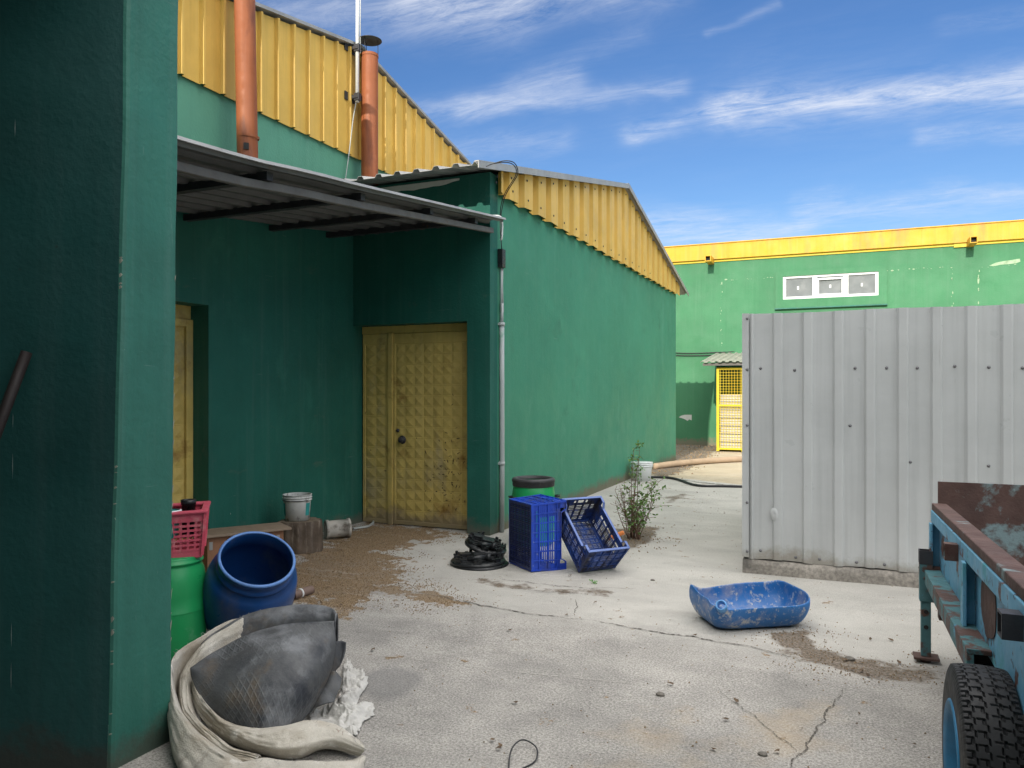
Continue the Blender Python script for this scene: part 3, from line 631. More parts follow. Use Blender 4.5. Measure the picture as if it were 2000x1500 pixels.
mb = MB(); ys = [2.62 + .25 * k for k in range(21)] + [7.697, 7.9, 10, 14.0]
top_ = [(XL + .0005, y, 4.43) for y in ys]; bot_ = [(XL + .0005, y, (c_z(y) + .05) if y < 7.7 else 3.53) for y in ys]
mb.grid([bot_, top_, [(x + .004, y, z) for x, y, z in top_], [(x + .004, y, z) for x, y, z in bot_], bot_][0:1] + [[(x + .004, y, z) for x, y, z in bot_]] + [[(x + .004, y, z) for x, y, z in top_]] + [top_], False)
mb.build('upper_wall', m_green_lit, tall, world=True)  # thin overlay on the wall, its colour brightened as if better lit
# --- flues and mast
def flue(x, y, top, lean, r, label, cap=True, hole=False):
    # pipe, collars, struts, cap
    B0 = 4.06 if y > 7 else 3.345
    t = thing('flue_pipe', label, 'chimney', (x, y, B0), group='orange flue pipes by the workshop wall'); mb = MB()
    pts = [(x + lean * k / 6, y, B0 + (top - B0) * k / 6) for k in range(7)]; mb.tube(pts, r, 32, cap=False)
    pi = [(p[0], p[1], p[2]) for p in pts]; mb.tube(pi, r - .004, 32, cap=False); mb.build('pipe', m_rustor, t, world=True)
    mb = MB()
    if hole:
        mb.tube([(x + .02 * lean, y, 3.97), (x, y, 3.99)], r + .004, 32, cap=False); mb.build('collar', m_rustor, t, world=True); mb = MB()
    mb.tube([(x + lean * .97, y, top - .035), (x + lean, y, top - .01)], r + .005, 32, cap=False)
    mb.build('collar', m_rustor, t, world=True)
    if hole:
        mb = MB(); d = Vector((-x, -y, 0)).normalized(); s = Vector((-d.y, d.x, 0)); c = Vector((x, y, 3.87)) + d * (r + .001) - s * .02
        mb.slab([c - s * .024 + Vector((0, 0, -.03)), c + s * .024 + Vector((0, 0, -.03)), c + s * .024 + Vector((0, 0, .03)), c - s * .024 + Vector((0, 0, .03))], -d * .01)
        mb.build('vent_hole', m_dark, t, world=True)
    for k in range(3):
        mb = MB(); an = k * 2.094 + .5; a = Vector((math.cos(an), math.sin(an), 0)) * (r - .002); mb.tube([Vector((x + lean, y, top - .03)) + a, Vector((x + lean, y, top + .17)) + a], .004, 6); mb.build('cap_strut', m_steel_dk, t, world=True)
    mb = MB(); mb.lathe([(0, .035), (.07, .022), (.145, 0), (.145, -.004), (0, .022)], 32, Matrix.Translation((x + lean, y, top + .165)), False); mb.build('rain_cap', m_steel_dk, t, world=True)
    return t
flue(-5.148, 5.61, 5.67, -.055, .095, 'nearest orange flue pipe, with a small square vent hole above the canopy', hole=True)
flue(-5.24, 7.74, 5.63, -.0, .10, 'orange flue pipe with round rain cap, rising behind the shed eave')
mast = thing('antenna_mast', 'thin white metal mast bolted to the yellow gable', 'mast', (XL + .13, 7.60, 5.0))
mb = MB(); mb.tube([(XL + .13, 7.60, 5.02), (XL + .135, 7.60, 6.3), (XL + .14, 7.60, 7.4)], .022, 12); mb.tube([(XL + .165, 7.61, 5.6), (XL + .17, 7.61, 7.4)], .006, 6)
mb.build('pole', m_white, mast, world=True)
for z in (5.66, 5.08):
    mb = MB(); mb.box(XL + .04, XL + .16, 7.56, 7.64, z - .02, z + .02); mb.box(XL + .04, XL + .05, 7.47, 7.67, z - .05, z + .05); mb.box(XL + .10, XL + .17, 7.57, 7.63, z - .045, z + .045)
    mb.build('bracket', m_steel_dk, mast, world=True, bevel=.004)
mb = MB(); mb.tube(cr([(XL + .12, 7.59, 5.02), (XL + .09, 7.57, 4.8), (XL + .07, 7.52, 4.4), (XL + .04, 7.47, 4.0)], 16), .006, 6); mb.build('cable', m_pvc, mast, world=True)

# --- near porch wall, unseen shade slabs added around it, the building behind the camera
porch = thing('porch_wall', 'near dark green wall end filling the left of the view', 'wall', (-2.85, 2.29, 0))
mb = MB(); n = 14; z1 = 3.55
def px(x, z, y): # slightly out of plumb
    return (x + .0165 * z + .004 * noise.noise(Vector((z * 2, y * 5, 0))), y + .01 * noise.noise(Vector((z * 1.7, 3, 0))), z)
rows = []
for k in range(n * 3 + 1):
    z = z1 * k / (n * 3)
    yc = 2.285 + .013 * z; rows.append([px(-2.856, z, yc - .006), px(-2.844, z, yc), px(-2.838, z, yc + .014), px(-2.838, z, 2.585), px(-2.846, z, 2.596), px(-2.858, z, 2.60), px(XL - .6, z, 2.60)])
mb.grid(rows, False); mb.build('wall_panel', m_porch, porch, world=True)
mb = MB(); rows = []
for k in range(n * 3 + 1):
    z = z1 * k / (n * 3); rows.append([px(-2.856 - 3.2 * i / 24, z, 2.279 + .013 * z - 1.41 * i / 24 + .006 * noise.noise(Vector((i * .4, z * 1.5, 8)))) for i in range(25)])
mb.grid(rows, False); mb.build('side_panel', m_porch_shade, porch, world=True)
mb = MB()
rr = random.Random(5)
for k in range(17):
    z = rr.choice([rr.uniform(.1, 3.2), rr.gauss(1.2, .12), rr.gauss(.75, .1), rr.gauss(2.1, .06), rr.gauss(.3, .1)]); s = rr.uniform(.0, .003); x = -2.852 + .0165 * z
    h = rr.choice([rr.uniform(.002, .006), rr.uniform(.002, .010), rr.uniform(.006, .022)])
    cq = px(-2.846, z, 2.2835 + .013 * z); x, y = cq[0], cq[1]; mb.add([(x - .006, y - .004, z - h), (x + .002, y - .001, z - h * .4), (x + .0045, y + .003 + s, z + h * .2), (x + .0, y - .002, z + h), (x - .007, y - .004, z + h * .4)], [(0, 1, 2, 3, 4)])
for k in range(14):
    z = rr.uniform(.2, 2.2); h = rr.uniform(.004, .03); s = rr.uniform(.002, .006); x = -2.836 + .0165 * z; y = 2.588
    mb.add([(x, y - s, z - h), (x, y, z - h * .3), (x + .001, y + .004, z + h), (x, y - s * .6, z + h * .5)], [(0, 1, 2, 3)])
mb.build('paint_chips', m_chip, porch, world=True)
mb = MB()
for k in range(6):
    x = -3.22 + .01 * noise.noise(Vector((k, 0, 0))); z = rr.uniform(.3, 3.2); h = rr.uniform(.01, .09)
    yy = 2.281 - (-2.87 - x - .0165 * 0) * .4406 + .0165 * z * .44 - .016; mb.add([(x, yy, z - h), (x + .003, yy, z), (x + .001, yy, z + h), (x - .002, yy, z)], [(0, 1, 2, 3)])
mb.build('wall_seam', m_pvc, porch, world=True)
mb = MB(); mb.box(-9, -2.75, -1.7, 2.28, 3.56, 3.72); mb.box(-2.75, 1.2, -1.7, .9, 3.56, 3.72); mb.box(-3.9, -3.7, -1.5, 1.86, 0, 3.56); mb.box(-3.9, 1.2, -1.7, -1.5, 0, 3.56)  # porch slabs and walls out of view, added to darken the near wall face
tag(mb.build('shade_porch', m_porch), 'unseen porch roof and walls, added to shade the near green wall end', 'roof')
mb = MB(); mb.box(-26, 26, -24, -18, 0, .437 * (14.8 + 18))
tag(mb.build('rear_building', m_porch), 'large dark green building behind the viewer, facing the yard', 'building')
bar = MB(); bar.tube([P(52, 688, 3.20), P(0, 826, 3.12), P(-130, 1170, 2.98), P(-236, 1500, 2.88)], .022, 10)
tag(bar.build('iron_bar', mat('blackened iron', (.02, .014, .013), .6, var=.2)), 'dark iron bar leaning on the near green wall', 'bar')

# --- far building
YW = 23.1
far = thing('far_building', 'long sunlit green building with yellow parapet at the end of the yard', 'building', (0, YW, 0))
mb = MB(); ub = [-17, -1.68, .77, 16]; zb = [0, 4.20, 4.85, 5.40]
wall(mb, 'y', YW, YW + .3, ub, zb, lambda i, j: not (i == 1 and j == 1)); mb.box(-17, 16, YW + 6, YW + 6.3, 0, 5.4); mb.box(-17, -16.7, YW + .3, YW + 6, 0, 5.4); mb.build('wall', m_green_far, far, world=True)
mb = MB(); mb.box(-17, 16, YW - .10, YW + .3, 5.47, 5.92); mb.build('parapet', m_yelband, far, world=True)
mb = MB(); mb.box(-17, 2.6, YW - .03, YW + .25, 5.40, 5.47); mb.box(2.6, 16, YW - .03, YW + .25, 5.40, 5.47); mb.box(2.55, 2.95, YW - .05, YW - .031, 5.36, 5.469); mb.build('parapet_strip', m_yelgrid, far, world=True)
mb = MB(); mb.box(-17, 16, YW - .13, YW + .35, 5.92, 5.945); mb.build('coping', m_yelband, far, world=True)
for x in (-3.68, 2.93):
    mb = MB(); z = 5.42 if x < 0 else 5.44
    for a, b, c, d_ in ((-.085, .085, -.085, -.065), (-.085, .085, .065, .085), (-.085, -.065, -.065, .065), (.065, .085, -.065, .065)): mb.box(x + a, x + b, YW - .62, YW - .101 if z + c > 5.40 else YW, z + c, z + d_)
    o = mb.build('drain_spout', m_yelband, far, world=True)
    mb = MB(); mb.box(x - .065, x + .065, YW - .5, YW - .11, z - .065, z + .065); mb.build('spout_bore', m_dark, o, world=True)
mb = MB()
for a, b, c, d_ in ((-1.88, .97, 3.96, 4.20), (-1.88, .97, 4.85, 4.99), (-1.88, -1.68, 4.20, 4.85), (.77, .97, 4.20, 4.85)): mb.box(a, b, YW - .06, YW - .001, c, d_)
wn = mb.build('window_surround', m_green_far, far, world=True)
mb = MB(); mb.box(-1.90, .99, YW - .10, YW - .001, 3.925, 3.958); mb.build('sill', m_porch, far, world=True)
win = MB(); y0, y1 = YW - .03, YW + .05
xs = [-1.68, -.90, -.78, -.06, .06, .77]
for a, b, c, d_ in ((-1.68, .77, 4.20, 4.27), (-1.68, .77, 4.79, 4.85), (-1.68, -1.60, 4.27, 4.79), (.69, .77, 4.27, 4.79), (-.90, -.78, 4.27, 4.79), (-.10, .02, 4.27, 4.79)): win.box(a, b, y0, y1, c, d_)
for a, b, c, d_ in ((-.78, -.73, 4.27, 4.75), (-.15, -.10, 4.27, 4.75), (-.73, -.15, 4.27, 4.31), (-.73, -.15, 4.70, 4.75)): win.box(a, b, y0 - .025, y0 + .02, c, d_)
wf = win.build('window', m_white, far, world=True)
for a, b in ((-1.60, -.90), (-.78, -.10), (.02, .69)):
    mb = MB(); mb.box(a, b, YW + .005, YW + .015, 4.27, 4.79); mb.build('pane', m_glass, wf, world=True)
for x in (-1.28, -.44, .36):
    mb = MB(); mb.box(x - .024, x + .024, YW - .002, YW + .003, 4.47, 4.56); mb.build('sticker', m_white, wf, world=True)
def chips(pts, seed, w=.035, dens=26):
    r = random.Random(seed); mb = MB(); tot = []
    for (x0, z0), (x1, z1) in zip(pts[:-1], pts[1:]):
        L_ = math.hypot(x1 - x0, z1 - z0); n = int(L_ * dens * .45)
        for k in range(n):
            if noise.noise(Vector((k * .35, seed, 0))) < -.12: continue
            f = (k + r.random()) / n; cx_, cz_ = x0 + (x1 - x0) * f, z0 + (z1 - z0) * f; s = w * r.uniform(.08, .62) * (2.2 if r.random() < .1 else 1); cx_ += r.gauss(0, .012); cz_ += r.gauss(0, .012)
            e = 1.5 if abs(x1 - x0) > abs(z1 - z0) else .6
            p = [(cx_ + math.cos(a) * s * e * r.uniform(.5, 1), YW - .004, cz_ + math.sin(a) * s / e * r.uniform(.5, 1)) for a in [i * 6.283 / 7 for i in range(7)]]
            mb.add(p, [tuple(range(7))])
    return mb.build('peeled_paint', m_peel, far, world=True)
def fx(u, v):
    r = (u - 1000) / FOC; t = YW / (CS + r * SN); p = P(u, v, t); return (p.x, p.z)
chips([fx(1410, 690), fx(1408, 620), fx(1409, 548)], 1, .04); chips([fx(1412, 547), fx(1510, 542)], 2, .03, 34)
chips([fx(1733, 528), fx(1800, 524), fx(1858, 522)], 3, .035, 34); chips([fx(1860, 525), fx(1861, 600)], 4, .05, 26); chips([fx(1911, 525), fx(1911, 600)], 5, .05, 26)
chips([fx(1912, 522), fx(1990, 518)], 6, .02)
mb = MB(); z = 0
def blob(pts): mb.add([(*((lambda q: (q[0], YW - .005, q[1]))(fx(u, v))),) for u, v in pts], [tuple(range(len(pts)))])
blob([(1932, 519), (1945, 513), (1960, 510), (1975, 508), (1992, 505), (1993, 511), (1985, 514), (1970, 516), (1955, 517), (1940, 520)])
mb.build('bare_plaster', m_peel, far, world=True); mb = MB(); blob([(1326, 815), (1330, 812), (1337, 810), (1351, 810), (1351, 821), (1346, 819), (1343, 822), (1336, 818), (1330, 816)]); mb.build('bare_plaster', m_mortar, far, world=True)
mb = MB(); a = Vector((-6, YW - .05, 2.92)); mb.tube(cr([a, (-4.6, YW - .05, 2.74), (-3.4, YW - .05, 2.74), (-3.0, 22.9, 2.74)], 20), .013, 6); mb.tube(cr([(-6, YW - .05, 2.80), (-4.6, YW - .05, 2.67), (-3.5, YW - .05, 2.66), (-3.1, 22.9, 2.68)], 20), .013, 6)
tag(mb.build('wall_cable', m_cable), 'pair of thin dark cables strung along the far green wall', 'cable')
# storage cage
YC = 20.8
cage = thing('storage_cage', 'yellow steel mesh cage with pale lean-to roof against the far green wall', 'cage', (-2.2, YC, 0))
posts = [-3.14, -2.50, -1.80, -1.1]
for x in posts:
    mb = MB(); mb.box(x - .035, x + .035, YC - .035, YC + .035, .02, 2.22); mb.build('post', m_yelgrid, cage, world=True)
mb = MB()
for z in (.06, 1.20, 2.17): mb.box(posts[0] + .035, posts[-1] - .035, YC - .03, YC + .03, z, z + .05)
mb.build('rail', m_yelgrid, cage, world=True)
mb = MB(); x = posts[0] + .06
while x < posts[-1]: mb.box(x, x + .010, YC - .006, YC + .003, .11, 2.17); x += .072
z = .14
while z < 2.17: mb.box(posts[0] + .035, posts[-1] - .035, YC + .0035, YC + .012, z, z + .010); z += .072
mb.build('mesh_panel', m_yelgrid, cage, world=True)
mb = MB(); mb.box(-3.18, -3.15, YC + .04, YW - .01, .02, 2.3); mb.build('side_panel', m_porch, cage, world=True); mb = MB(); mb.box(-1.1, -1.07, YC + .04, YW - .01, .02, 2.3); mb.build('side_panel', m_porch, cage, world=True)
mb = MB(); pr = ribs(-3.55, -.9, .18, .05, .03, .03, -3.5)
def fcg(a, o, s): return (a, YC - .3 + s * (YW - YC + .29), 2.36 + s * .34 + o + .01 * noise.noise(Vector((a * 3, s * 3, 0))))
sheet(mb, pr, fcg, None, .012, 3); mb.build('roof_sheet', mat('pale mossy fibre sheet', (.22, .235, .19), .8, var=.2, vs=4, spots=[((.5, .42, .36), 4, .6, .7)]), cage, world=True)
mb = MB(); mb.box(-3.5, -.95, YC - .22, YC - .18, 2.27, 2.34); mb.build('eave_rail', m_angle, cage, world=True)
src = None
for cxi, xx in enumerate((-2.83, -2.16, -1.48)):
    for k in range(7):
        if src is None:
            mb = MB(); mb.box(-.30, .30, 0, .5, .008, .05); mb.box(-.29, .29, .01, .49, .05, .17); mb.box(-.30, .30, 0, .5, .17, .205); src = mb.build('packed_tray', m_goods, bevel=.008); o = src
        else: o = src.copy(); COL.objects.link(o)
        o.location = (xx + random.uniform(-.015, .015), YC + .12 + random.uniform(0, .03), .04 + k * .212); o.rotation_euler.z = random.uniform(-.02, .02)
        tag(o, 'off-white tray in the stacks behind the yellow cage mesh', 'tray', 'off-white trays stacked in the cage')

# --- grey sheet-metal hut on the right
YG = 7.06; XG = -.82
hut = thing('sheet_metal_hut', 'grey ribbed sheet-metal hut on a concrete footing, right of the yard', 'hut', (XG, YG, 0))
mb = MB(); pr = ribs(XG + .012, 4.2, .243, .055, .018, .024, -.557)
def fg(a, o, s): return (a, YG - o + .006 * noise.noise(Vector((a * 3, s * 3.5, 0))) + .003 * noise.noise(Vector((a * 9, s * 8, 4))), .125 + .006 * math.sin(a * 9) * (1 - s) + s * (2.155 + .004 * math.sin(a * 5)))
sheet(mb, pr, fg, None, .003, 24); mb.build('front_sheet', m_sheet, hut, world=True)
mb = MB(); pr = ribs(YG + .012, YG + 3.6, .243, .055, .018, .024, YG + .2)
sheet(mb, pr, lambda a, o, s: (XG - o, a, .125 + s * 2.155), None, .003); mb.build('side_sheet', m_sheet, hut, world=True)
mb = MB(); mb.box(4.2, 4.23, YG, YG + 3.6, .125, 2.28); mb.box(XG, 4.2, YG + 3.6, YG + 3.63, .125, 2.28); mb.build('back_sheet', m_sheet, hut, world=True)
mb = MB(); mb.box(XG - .033, XG - .028, YG - .033, YG + .06, .14, 2.285); mb.box(XG - .028, XG + .024, YG - .033, YG - .029, .14, 2.285); mb.build('corner_trim', m_sheet, hut, world=True)
mb = MB(); mb.box(XG + .0, 4.2, YG + .01, YG + 3.6, 2.262, 2.276); mb.build('roof', m_sheet, hut, world=True)
mb = MB(); rows = []
for k in range(90):
    x = XG - .03 + k / 89 * 5.05; n1 = noise.noise(Vector((x * 2.2, 0, 0))); n2 = noise.noise(Vector((x * 7, 3, 0)))
    rows.append([(x, YG - .035 + .012 * n1 + .006 * n2, -.02), (x, YG - .03 + .010 * n1 - .008 * n2, .06), (x, YG - .02 + .012 * n2, .115 + .006 * n2), (x, YG + .15, .123), (x, YG + 3.6, .123)])
mb.grid(rows); mb.add([r for r in rows[0]] + [(XG - .03, YG + 3.6, -.02)], [(0, 1, 2, 3, 4, 5)]); mb.build('footing', m_block, hut, world=True)
rr = random.Random(2)
def screw(x, z, y=YG - .002):
    mb = MB(); mb.lathe([(0, .009), (.006, .008), (.008, .003), (.012, .002), (.013, 0)], 10, Matrix.Translation((x, y, z)) @ Matrix.Rotation(R_(90), 4, 'X')); mb.build('screw', m_screw, hut, world=True)
for k in range(20):
    x = -.557 + .243 * k + .12
    screw(x + rr.uniform(-.03, .03), .165)
    if k != 1: screw(x + rr.uniform(-.02, .02), 1.79 + rr.uniform(-.01, .01))
for z in (2.24, 1.79, 1.30, .62, .19): screw(XG + .01, z, YG - .034)
for x, z in ((-.70, 1.8), (-.70, .2), (-.33, 2.1), (.02, 1.31), (.42, 1.55), (.47, 1.02), (1.02, 1.01)): screw(x, z)
mb = MB(); mb.lathe([(0, .004), (.014, .010), (.022, .006), (.034, .0)], 16, Matrix.Translation((-.585, YG - .024, .53)) @ Matrix.Rotation(R_(90), 4, 'X') @ Matrix.Scale(1.7, 4, (0, 1, 0))); mb.build('dent', m_sheet, hut, world=True)

# ------------------------------------------------------------------ barrels etc.
def barrel(name, label, loc, rot, r, h, m_, lid=None, open_=False, neck=.86, waist=True):
    t = thing(name, label, 'barrel', loc, rot); mb = MB(); R0 = r
    prof = [(0, .0), (R0 * .82, 0), (R0 * .90, h * .03), (R0 * .955, h * .10), (R0 * .99, h * .25), (R0, h * .45)]
    if waist: prof += [(R0 * 1.0, h * .46), (R0 * 1.012, h * .467), (R0 * 1.0, h * .474)]
    prof += [(R0 * .995, h * .62), (R0 * .97, h * .76), (R0 * .92, h * .86), (R0 * neck, h * .905), (R0 * neck * .985, h * .93), (R0 * neck * 1.045, h * .938), (R0 * neck * 1.045, h * .955), (R0 * neck * .985, h * .962), (R0 * neck * .985, h * .99), (R0 * neck * .97, h)]
    if open_:
        prof += [(R0 * neck * .93, h), (R0 * neck * .93, h * .92), (R0 * .9, h * .85), (R0 * .96, h * .6), (R0 * .96, h * .2), (R0 * .85, h * .03), (0, h * .03)]
    else: prof += [(0, h)]
    mb.lathe(prof, 56); mb.build('body', m_, t)
    return t, R0, h
b1, r, h = barrel('green_barrel', 'green plastic barrel under the pink basket, beside the near wall end', (-3.79, 3.47, 0), 0, .205, .60, m_gbar)
b2, r, h = barrel('lidded_barrel', 'green barrel with black screw ring, behind the blue crates', (-3.03, 7.50, 0), 0, .232, .69, m_gbar, open_=True)
mb = MB(); mb.lathe([(.190, .606), (.216, .606), (.222, .612), (.222, .650), (.228, .654), (.228, .672), (.220, .686), (.205, .692), (.190, .692), (.176, .686), (.170, .66)], 56); mb.build('screw_ring', m_ring, b2)
for an in (R_(-130), R_(20)):
    mb = MB(); d = Vector((math.cos(an), math.sin(an), 0)); s = Vector((-d.y, d.x, 0)); c = d * .228 + Vector((0, 0, .50))
    mb.tube([c - s * .05, c + d * .035 - s * .045, c + d * .045, c + d * .035 + s * .045, c + s * .05, c + s * .045 - Vector((0, 0, .05)), c - s * .045 - Vector((0, 0, .05)), c - s * .05], .011, 8); mb.build('handle', m_black, b2)
# blue tilted drum: faces the viewer
TILT = R_(31)
dc = P(474, 1206, 4.96)
drum = thing('blue_drum', 'open dark blue plastic drum tilted towards the viewer beside the green barrel', 'barrel', (dc.x, dc.y, .145), (0, 0, 0))
# orientation: axis leans to the camera and a little right
ax = (Vector((0, 0, math.cos(TILT))) - FW * math.sin(TILT) + RT * .36).normalized()
qd = ax.to_track_quat('Z', 'Y'); drum.rotation_euler = qd.to_euler(); ROOT[drum.name] = Matrix.LocRotScale(drum.location, qd, None)
mb = MB(); R0 = .283
prof = [(0, 0), (.22, 0), (.245, .015), (.262, .05), (.275, .12), (.283, .22), (.283, .30), (.276, .38), (.262, .43), (.252, .455), (.262, .463), (.264, .478), (.254, .486), (.250, .492), (.250, .515), (.257, .522), (.257, .545), (.252, .55),
        (.244, .55), (.242, .53), (.240, .46), (.262, .40), (.27, .3), (.26, .1), (.23, .02), (0, .02)]
prof = [(r * (.885 if z > .44 else .99), z * .97) for r, z in prof]; mb.lathe(prof, 64); mb.build('body', m_blue, drum)
mb = MB(); mb.lathe([(.2575, .540), (.262, .545), (.262, .552), (.252, .557), (.243, .556), (.2415, .550)], 64, Matrix.Diagonal((.88, .88, .97, 1))); mb.build('rim', mat('pale scuffed blue rim', (.10, .22, .50), .4, var=.2, vs=8), drum)

# pink basket on the green barrel
bk = thing('laundry_basket', 'pink red plastic basket with square holes on top of the green barrel', 'basket', (-3.80, 3.49, .605), (R_(2), R_(-2), R_(42)))
def basket(t, L0, W0, L1, W1, H, m_, nx=9, ny=6, nz_=6):
    mb = MB(); c0 = [(-L0 / 2, -W0 / 2), (L0 / 2, -W0 / 2), (L0 / 2, W0 / 2), (-L0 / 2, W0 / 2)]; c1 = [(-L1 / 2, -W1 / 2), (L1 / 2, -W1 / 2), (L1 / 2, W1 / 2), (-L1 / 2, W1 / 2)]
    for k in range(4):
        a0, b0 = Vector((*c0[k], 0)), Vector((*c0[(k + 1) % 4], 0)); a1, b1 = Vector((*c1[k], H)), Vector((*c1[(k + 1) % 4], H)); n = nx if k % 2 == 0 else ny
        nrm = Vector(((b0 - a0).y, -(b0 - a0).x, 0)).normalized()
        for i in range(n + 1):
            f = i / n; p, q = a0.lerp(b0, f), a1.lerp(b1, f); mb.beam(p, q, .014 if 0 < i < n else .03, .005, up=nrm)
        for j in range(nz_ + 1):
            f = .14 + .66 * j / nz_; mb.beam(a0.lerp(a1, f), b0.lerp(b1, f), .007, .013)
        mb.beam(a0.lerp(a1, .05), b0.lerp(b1, .05), .007, .05); mb.beam(a0.lerp(a1, .90), b0.lerp(b1, .90), .007, .06)
    mb.box(-L0 / 2, L0 / 2, -W0 / 2, W0 / 2, 0, .006); mb.build('body', m_, t)
    mb = MB()
    for k in range(4):
        a1, b1 = Vector((*c1[k], H)), Vector((*c1[(k + 1) % 4], H)); d = (b1 - a1).normalized() * .02; mb.beam(a1 - d, b1 + d, .042, .02)
    mb.build('rim', m_, t, bevel=.008)
basket(bk, .34, .24, .40, .30, .27, m_red)
for (dx, dy, s, nm, m_, lb) in ((-.10, -.05, 1, 'plastic_cup', m_teallab, 'pale teal cup standing in the pink basket'), ):
    c = P(332, 1004, 4.62); c.z = .72
    t = thing(nm, lb, 'cup', c); mb = MB(); mb.lathe([(0, 0), (.045, 0), (.058, .15), (.064, .152), (.064, .16), (.055, .16), (.042, .006), (0, .006)], 28); mb.build('cup_body', m_teallab, t)
    mb = MB(); mb.lathe([(.056, .158), (.066, .152), (.067, .163), (.056, .166)], 28); mb.build('cup_rim', m_white, t)
c = P(368, 1008, 4.75); tt = thing('black_canister', 'small black canister poking out behind the pink basket rim', 'canister', (c.x, c.y, .70)); mb = MB(); mb.lathe([(0, 0), (.04, 0), (.04, .20), (.045, .20), (.045, .23), (.034, .23), (.034, .02)], 20); mb.build('canister_body', m_black, tt)
mb = MB(); a = P(338, 1005, 4.85); b = P(322, 930, 4.9); mb.tube([(a.x, a.y, .62), a, b], .012, 8); tag(mb.build('wooden_stick', m_steel_dk), 'thin dark stick standing in the basket beside the cup', 'stick')

# wooden box along the wall
bx = Vector((-5.06, 5.02, 0)); bd = Vector((.34, .54, 0)).normalized(); ang = math.atan2(bd.y, bd.x)
wb = thing('wooden_box', 'low brown wooden box with a loose grey board lid against the wall', 'box', bx, ang)
mb = MB(); Lb, Db, Hb = .66, .30, .335
mb.box(0, Lb, 0, .018, 0, Hb); mb.box(0, Lb, Db - .018, Db, 0, Hb); mb.box(0, .018, .018, Db - .018, 0, Hb); mb.box(Lb - .018, Lb, .018, Db - .018, 0, Hb); mb.box(.018, Lb - .018, .018, Db - .018, .0, .015); mb.build('box_body', m_wood, wb)
mb = MB(); mb.box(-.02, Lb + .06, -.045, Db + .0, Hb + .003, Hb + .026); mb.build('lid', m_board, wb, bevel=.004)
for (x, z) in ((.028, .05), (.028, .26), (Lb - .05, .26)):
    mb = MB(); mb.box(x - .014, x + .014, -.004, -.0005, z - .035, z + .035); mb.box(x - .004, x + .004, -.007, -.0035, z + .015, z + .023); mb.build('metal_plate', m_galv, wb)
# stump, bucket on it, can and hose
st = thing('tree_stump', 'sawn dark tree stump against the green wall', 'stump', (-5.04, 6.22, 0)); mb = MB(); rows = []
for j, z in enumerate((0, .02, .08, .16, .24, .30, .31)):
    row = []
    for k in range(41):
        a = k % 40 * math.pi / 20; rr_ = (.205 + .018 * math.sin(a * 3 + 1) + .010 * math.sin(a * 11) + .012 * noise.noise(Vector((a * 2, z * 4, 2)))) * (1.05 if z < .03 else 1) - (.012 if j == 6 else 0)
        row.append((rr_ * math.cos(a), rr_ * math.sin(a), z))
    rows.append(row)
mb.grid(rows); mb.build('bark', m_bark, st)
mb = MB(); mb.add([(x * 1.0, y * 1.0, .309) for x, y, _ in rows[-1][:40]], [tuple(range(40))]); mb.build('sawn_top', m_endgrain, st)
def bucket(name, label, loc, rot, r0, r1, h, m_, tilt=None, handle=True, lid=False):
    t = thing(name, label, 'bucket', loc, rot); mb = MB(); th = .004
    prof = [(0, 0), (r0, 0), (r0 + (r1 - r0) * .7, h * .70), (r1 * .99, h * .78)]
    prof += [(r1 * 1.05, h * .785), (r1 * 1.05, h * .80), (r1, h * .81), (r1, h * .88), (r1 * 1.06, h * .885), (r1 * 1.06, h * .90), (r1, h * .91), (r1 * 1.01, h * .98), (r1 * 1.05, h * .985), (r1 * 1.05, h)]
    prof += [(0, h)] if lid else [(r1 * .96, h), (r1 * .95, h * .95), (r0 * .95, .012), (0, .01)]
    mb.lathe(prof, 40); mb.build('body', m_, t); return t
pb = bucket('paint_bucket', 'dirty white paint bucket with teal label standing on the tree stump', (-5.06, 6.20, .312), .4, .118, .138, .255, mat('dirty paint bucket plastic', (.55, .56, .54), .5, var=.15, vs=6, spots=[((.10, .10, .095), 6, .54, .66), ((.20, .19, .17), 14, .58, .66, (1, 1, .5), 4)]))
mb = MB(); mb.lathe([(.1245, .05), (.1345, .175)], 8, None, True, (R_(175), R_(225))); mb.build('label_panel', m_teallab, pb); mb = MB(); mb.lathe([(.1245, .05), (.1345, .175)], 8, None, True, (R_(325), R_(352))); mb.build('label_panel', m_teallab, pb)
mb = MB(); mb.lathe([(.145, .20), (.147, .203), (.145, .206)], 24, None, True, (R_(150), R_(330))); mb.build('handle', m_steel_dk, pb)
wbk = bucket('white_bucket', 'white plastic bucket with lid at the far corner of the shed wall', (-3.38, 13.55, 0), 0, .155, .19, .33, m_white, lid=True)
cn = P(660, 1030, 8.35); can_t = thing('metal_can', 'whitish pipe socket lying on its side beside the stump', 'pipe', (cn.x, cn.y, .105), (R_(90), 0, R_(-42)))
mb = MB(); mb.lathe([(.082, -.13), (.098, -.13), (.106, -.125), (.106, -.10), (.095, -.095), (.092, .10), (.103, .105), (.103, .135), (.088, .135), (.084, .1), (.080, -.13)], 36); mb.build('socket_body', mat('grimy grey white plastic', (.40, .38, .34), .6, var=.25, vs=8, spots=[((.12, .10, .08), 8, .52, .66)]), can_t)
mb = MB(); mb.tube(cr([G(690, 1035) + Vector((0, 0, .015)), G(720, 1030) + Vector((0, 0, .015)), G(729, 1020) + Vector((0, 0, .015)), G(712, 1016) + Vector((0, 0, .015)), G(700, 1014) + Vector((0, 0, .015))], 24), .014, 8); tag(mb.build('hose_end', m_pvc), 'short grey hose curling on the ground by the yellow door', 'hose')
mb = MB(); a, b = G(572, 1172), G(608, 1160); a.z = b.z = .034; e = (b - a).normalized()
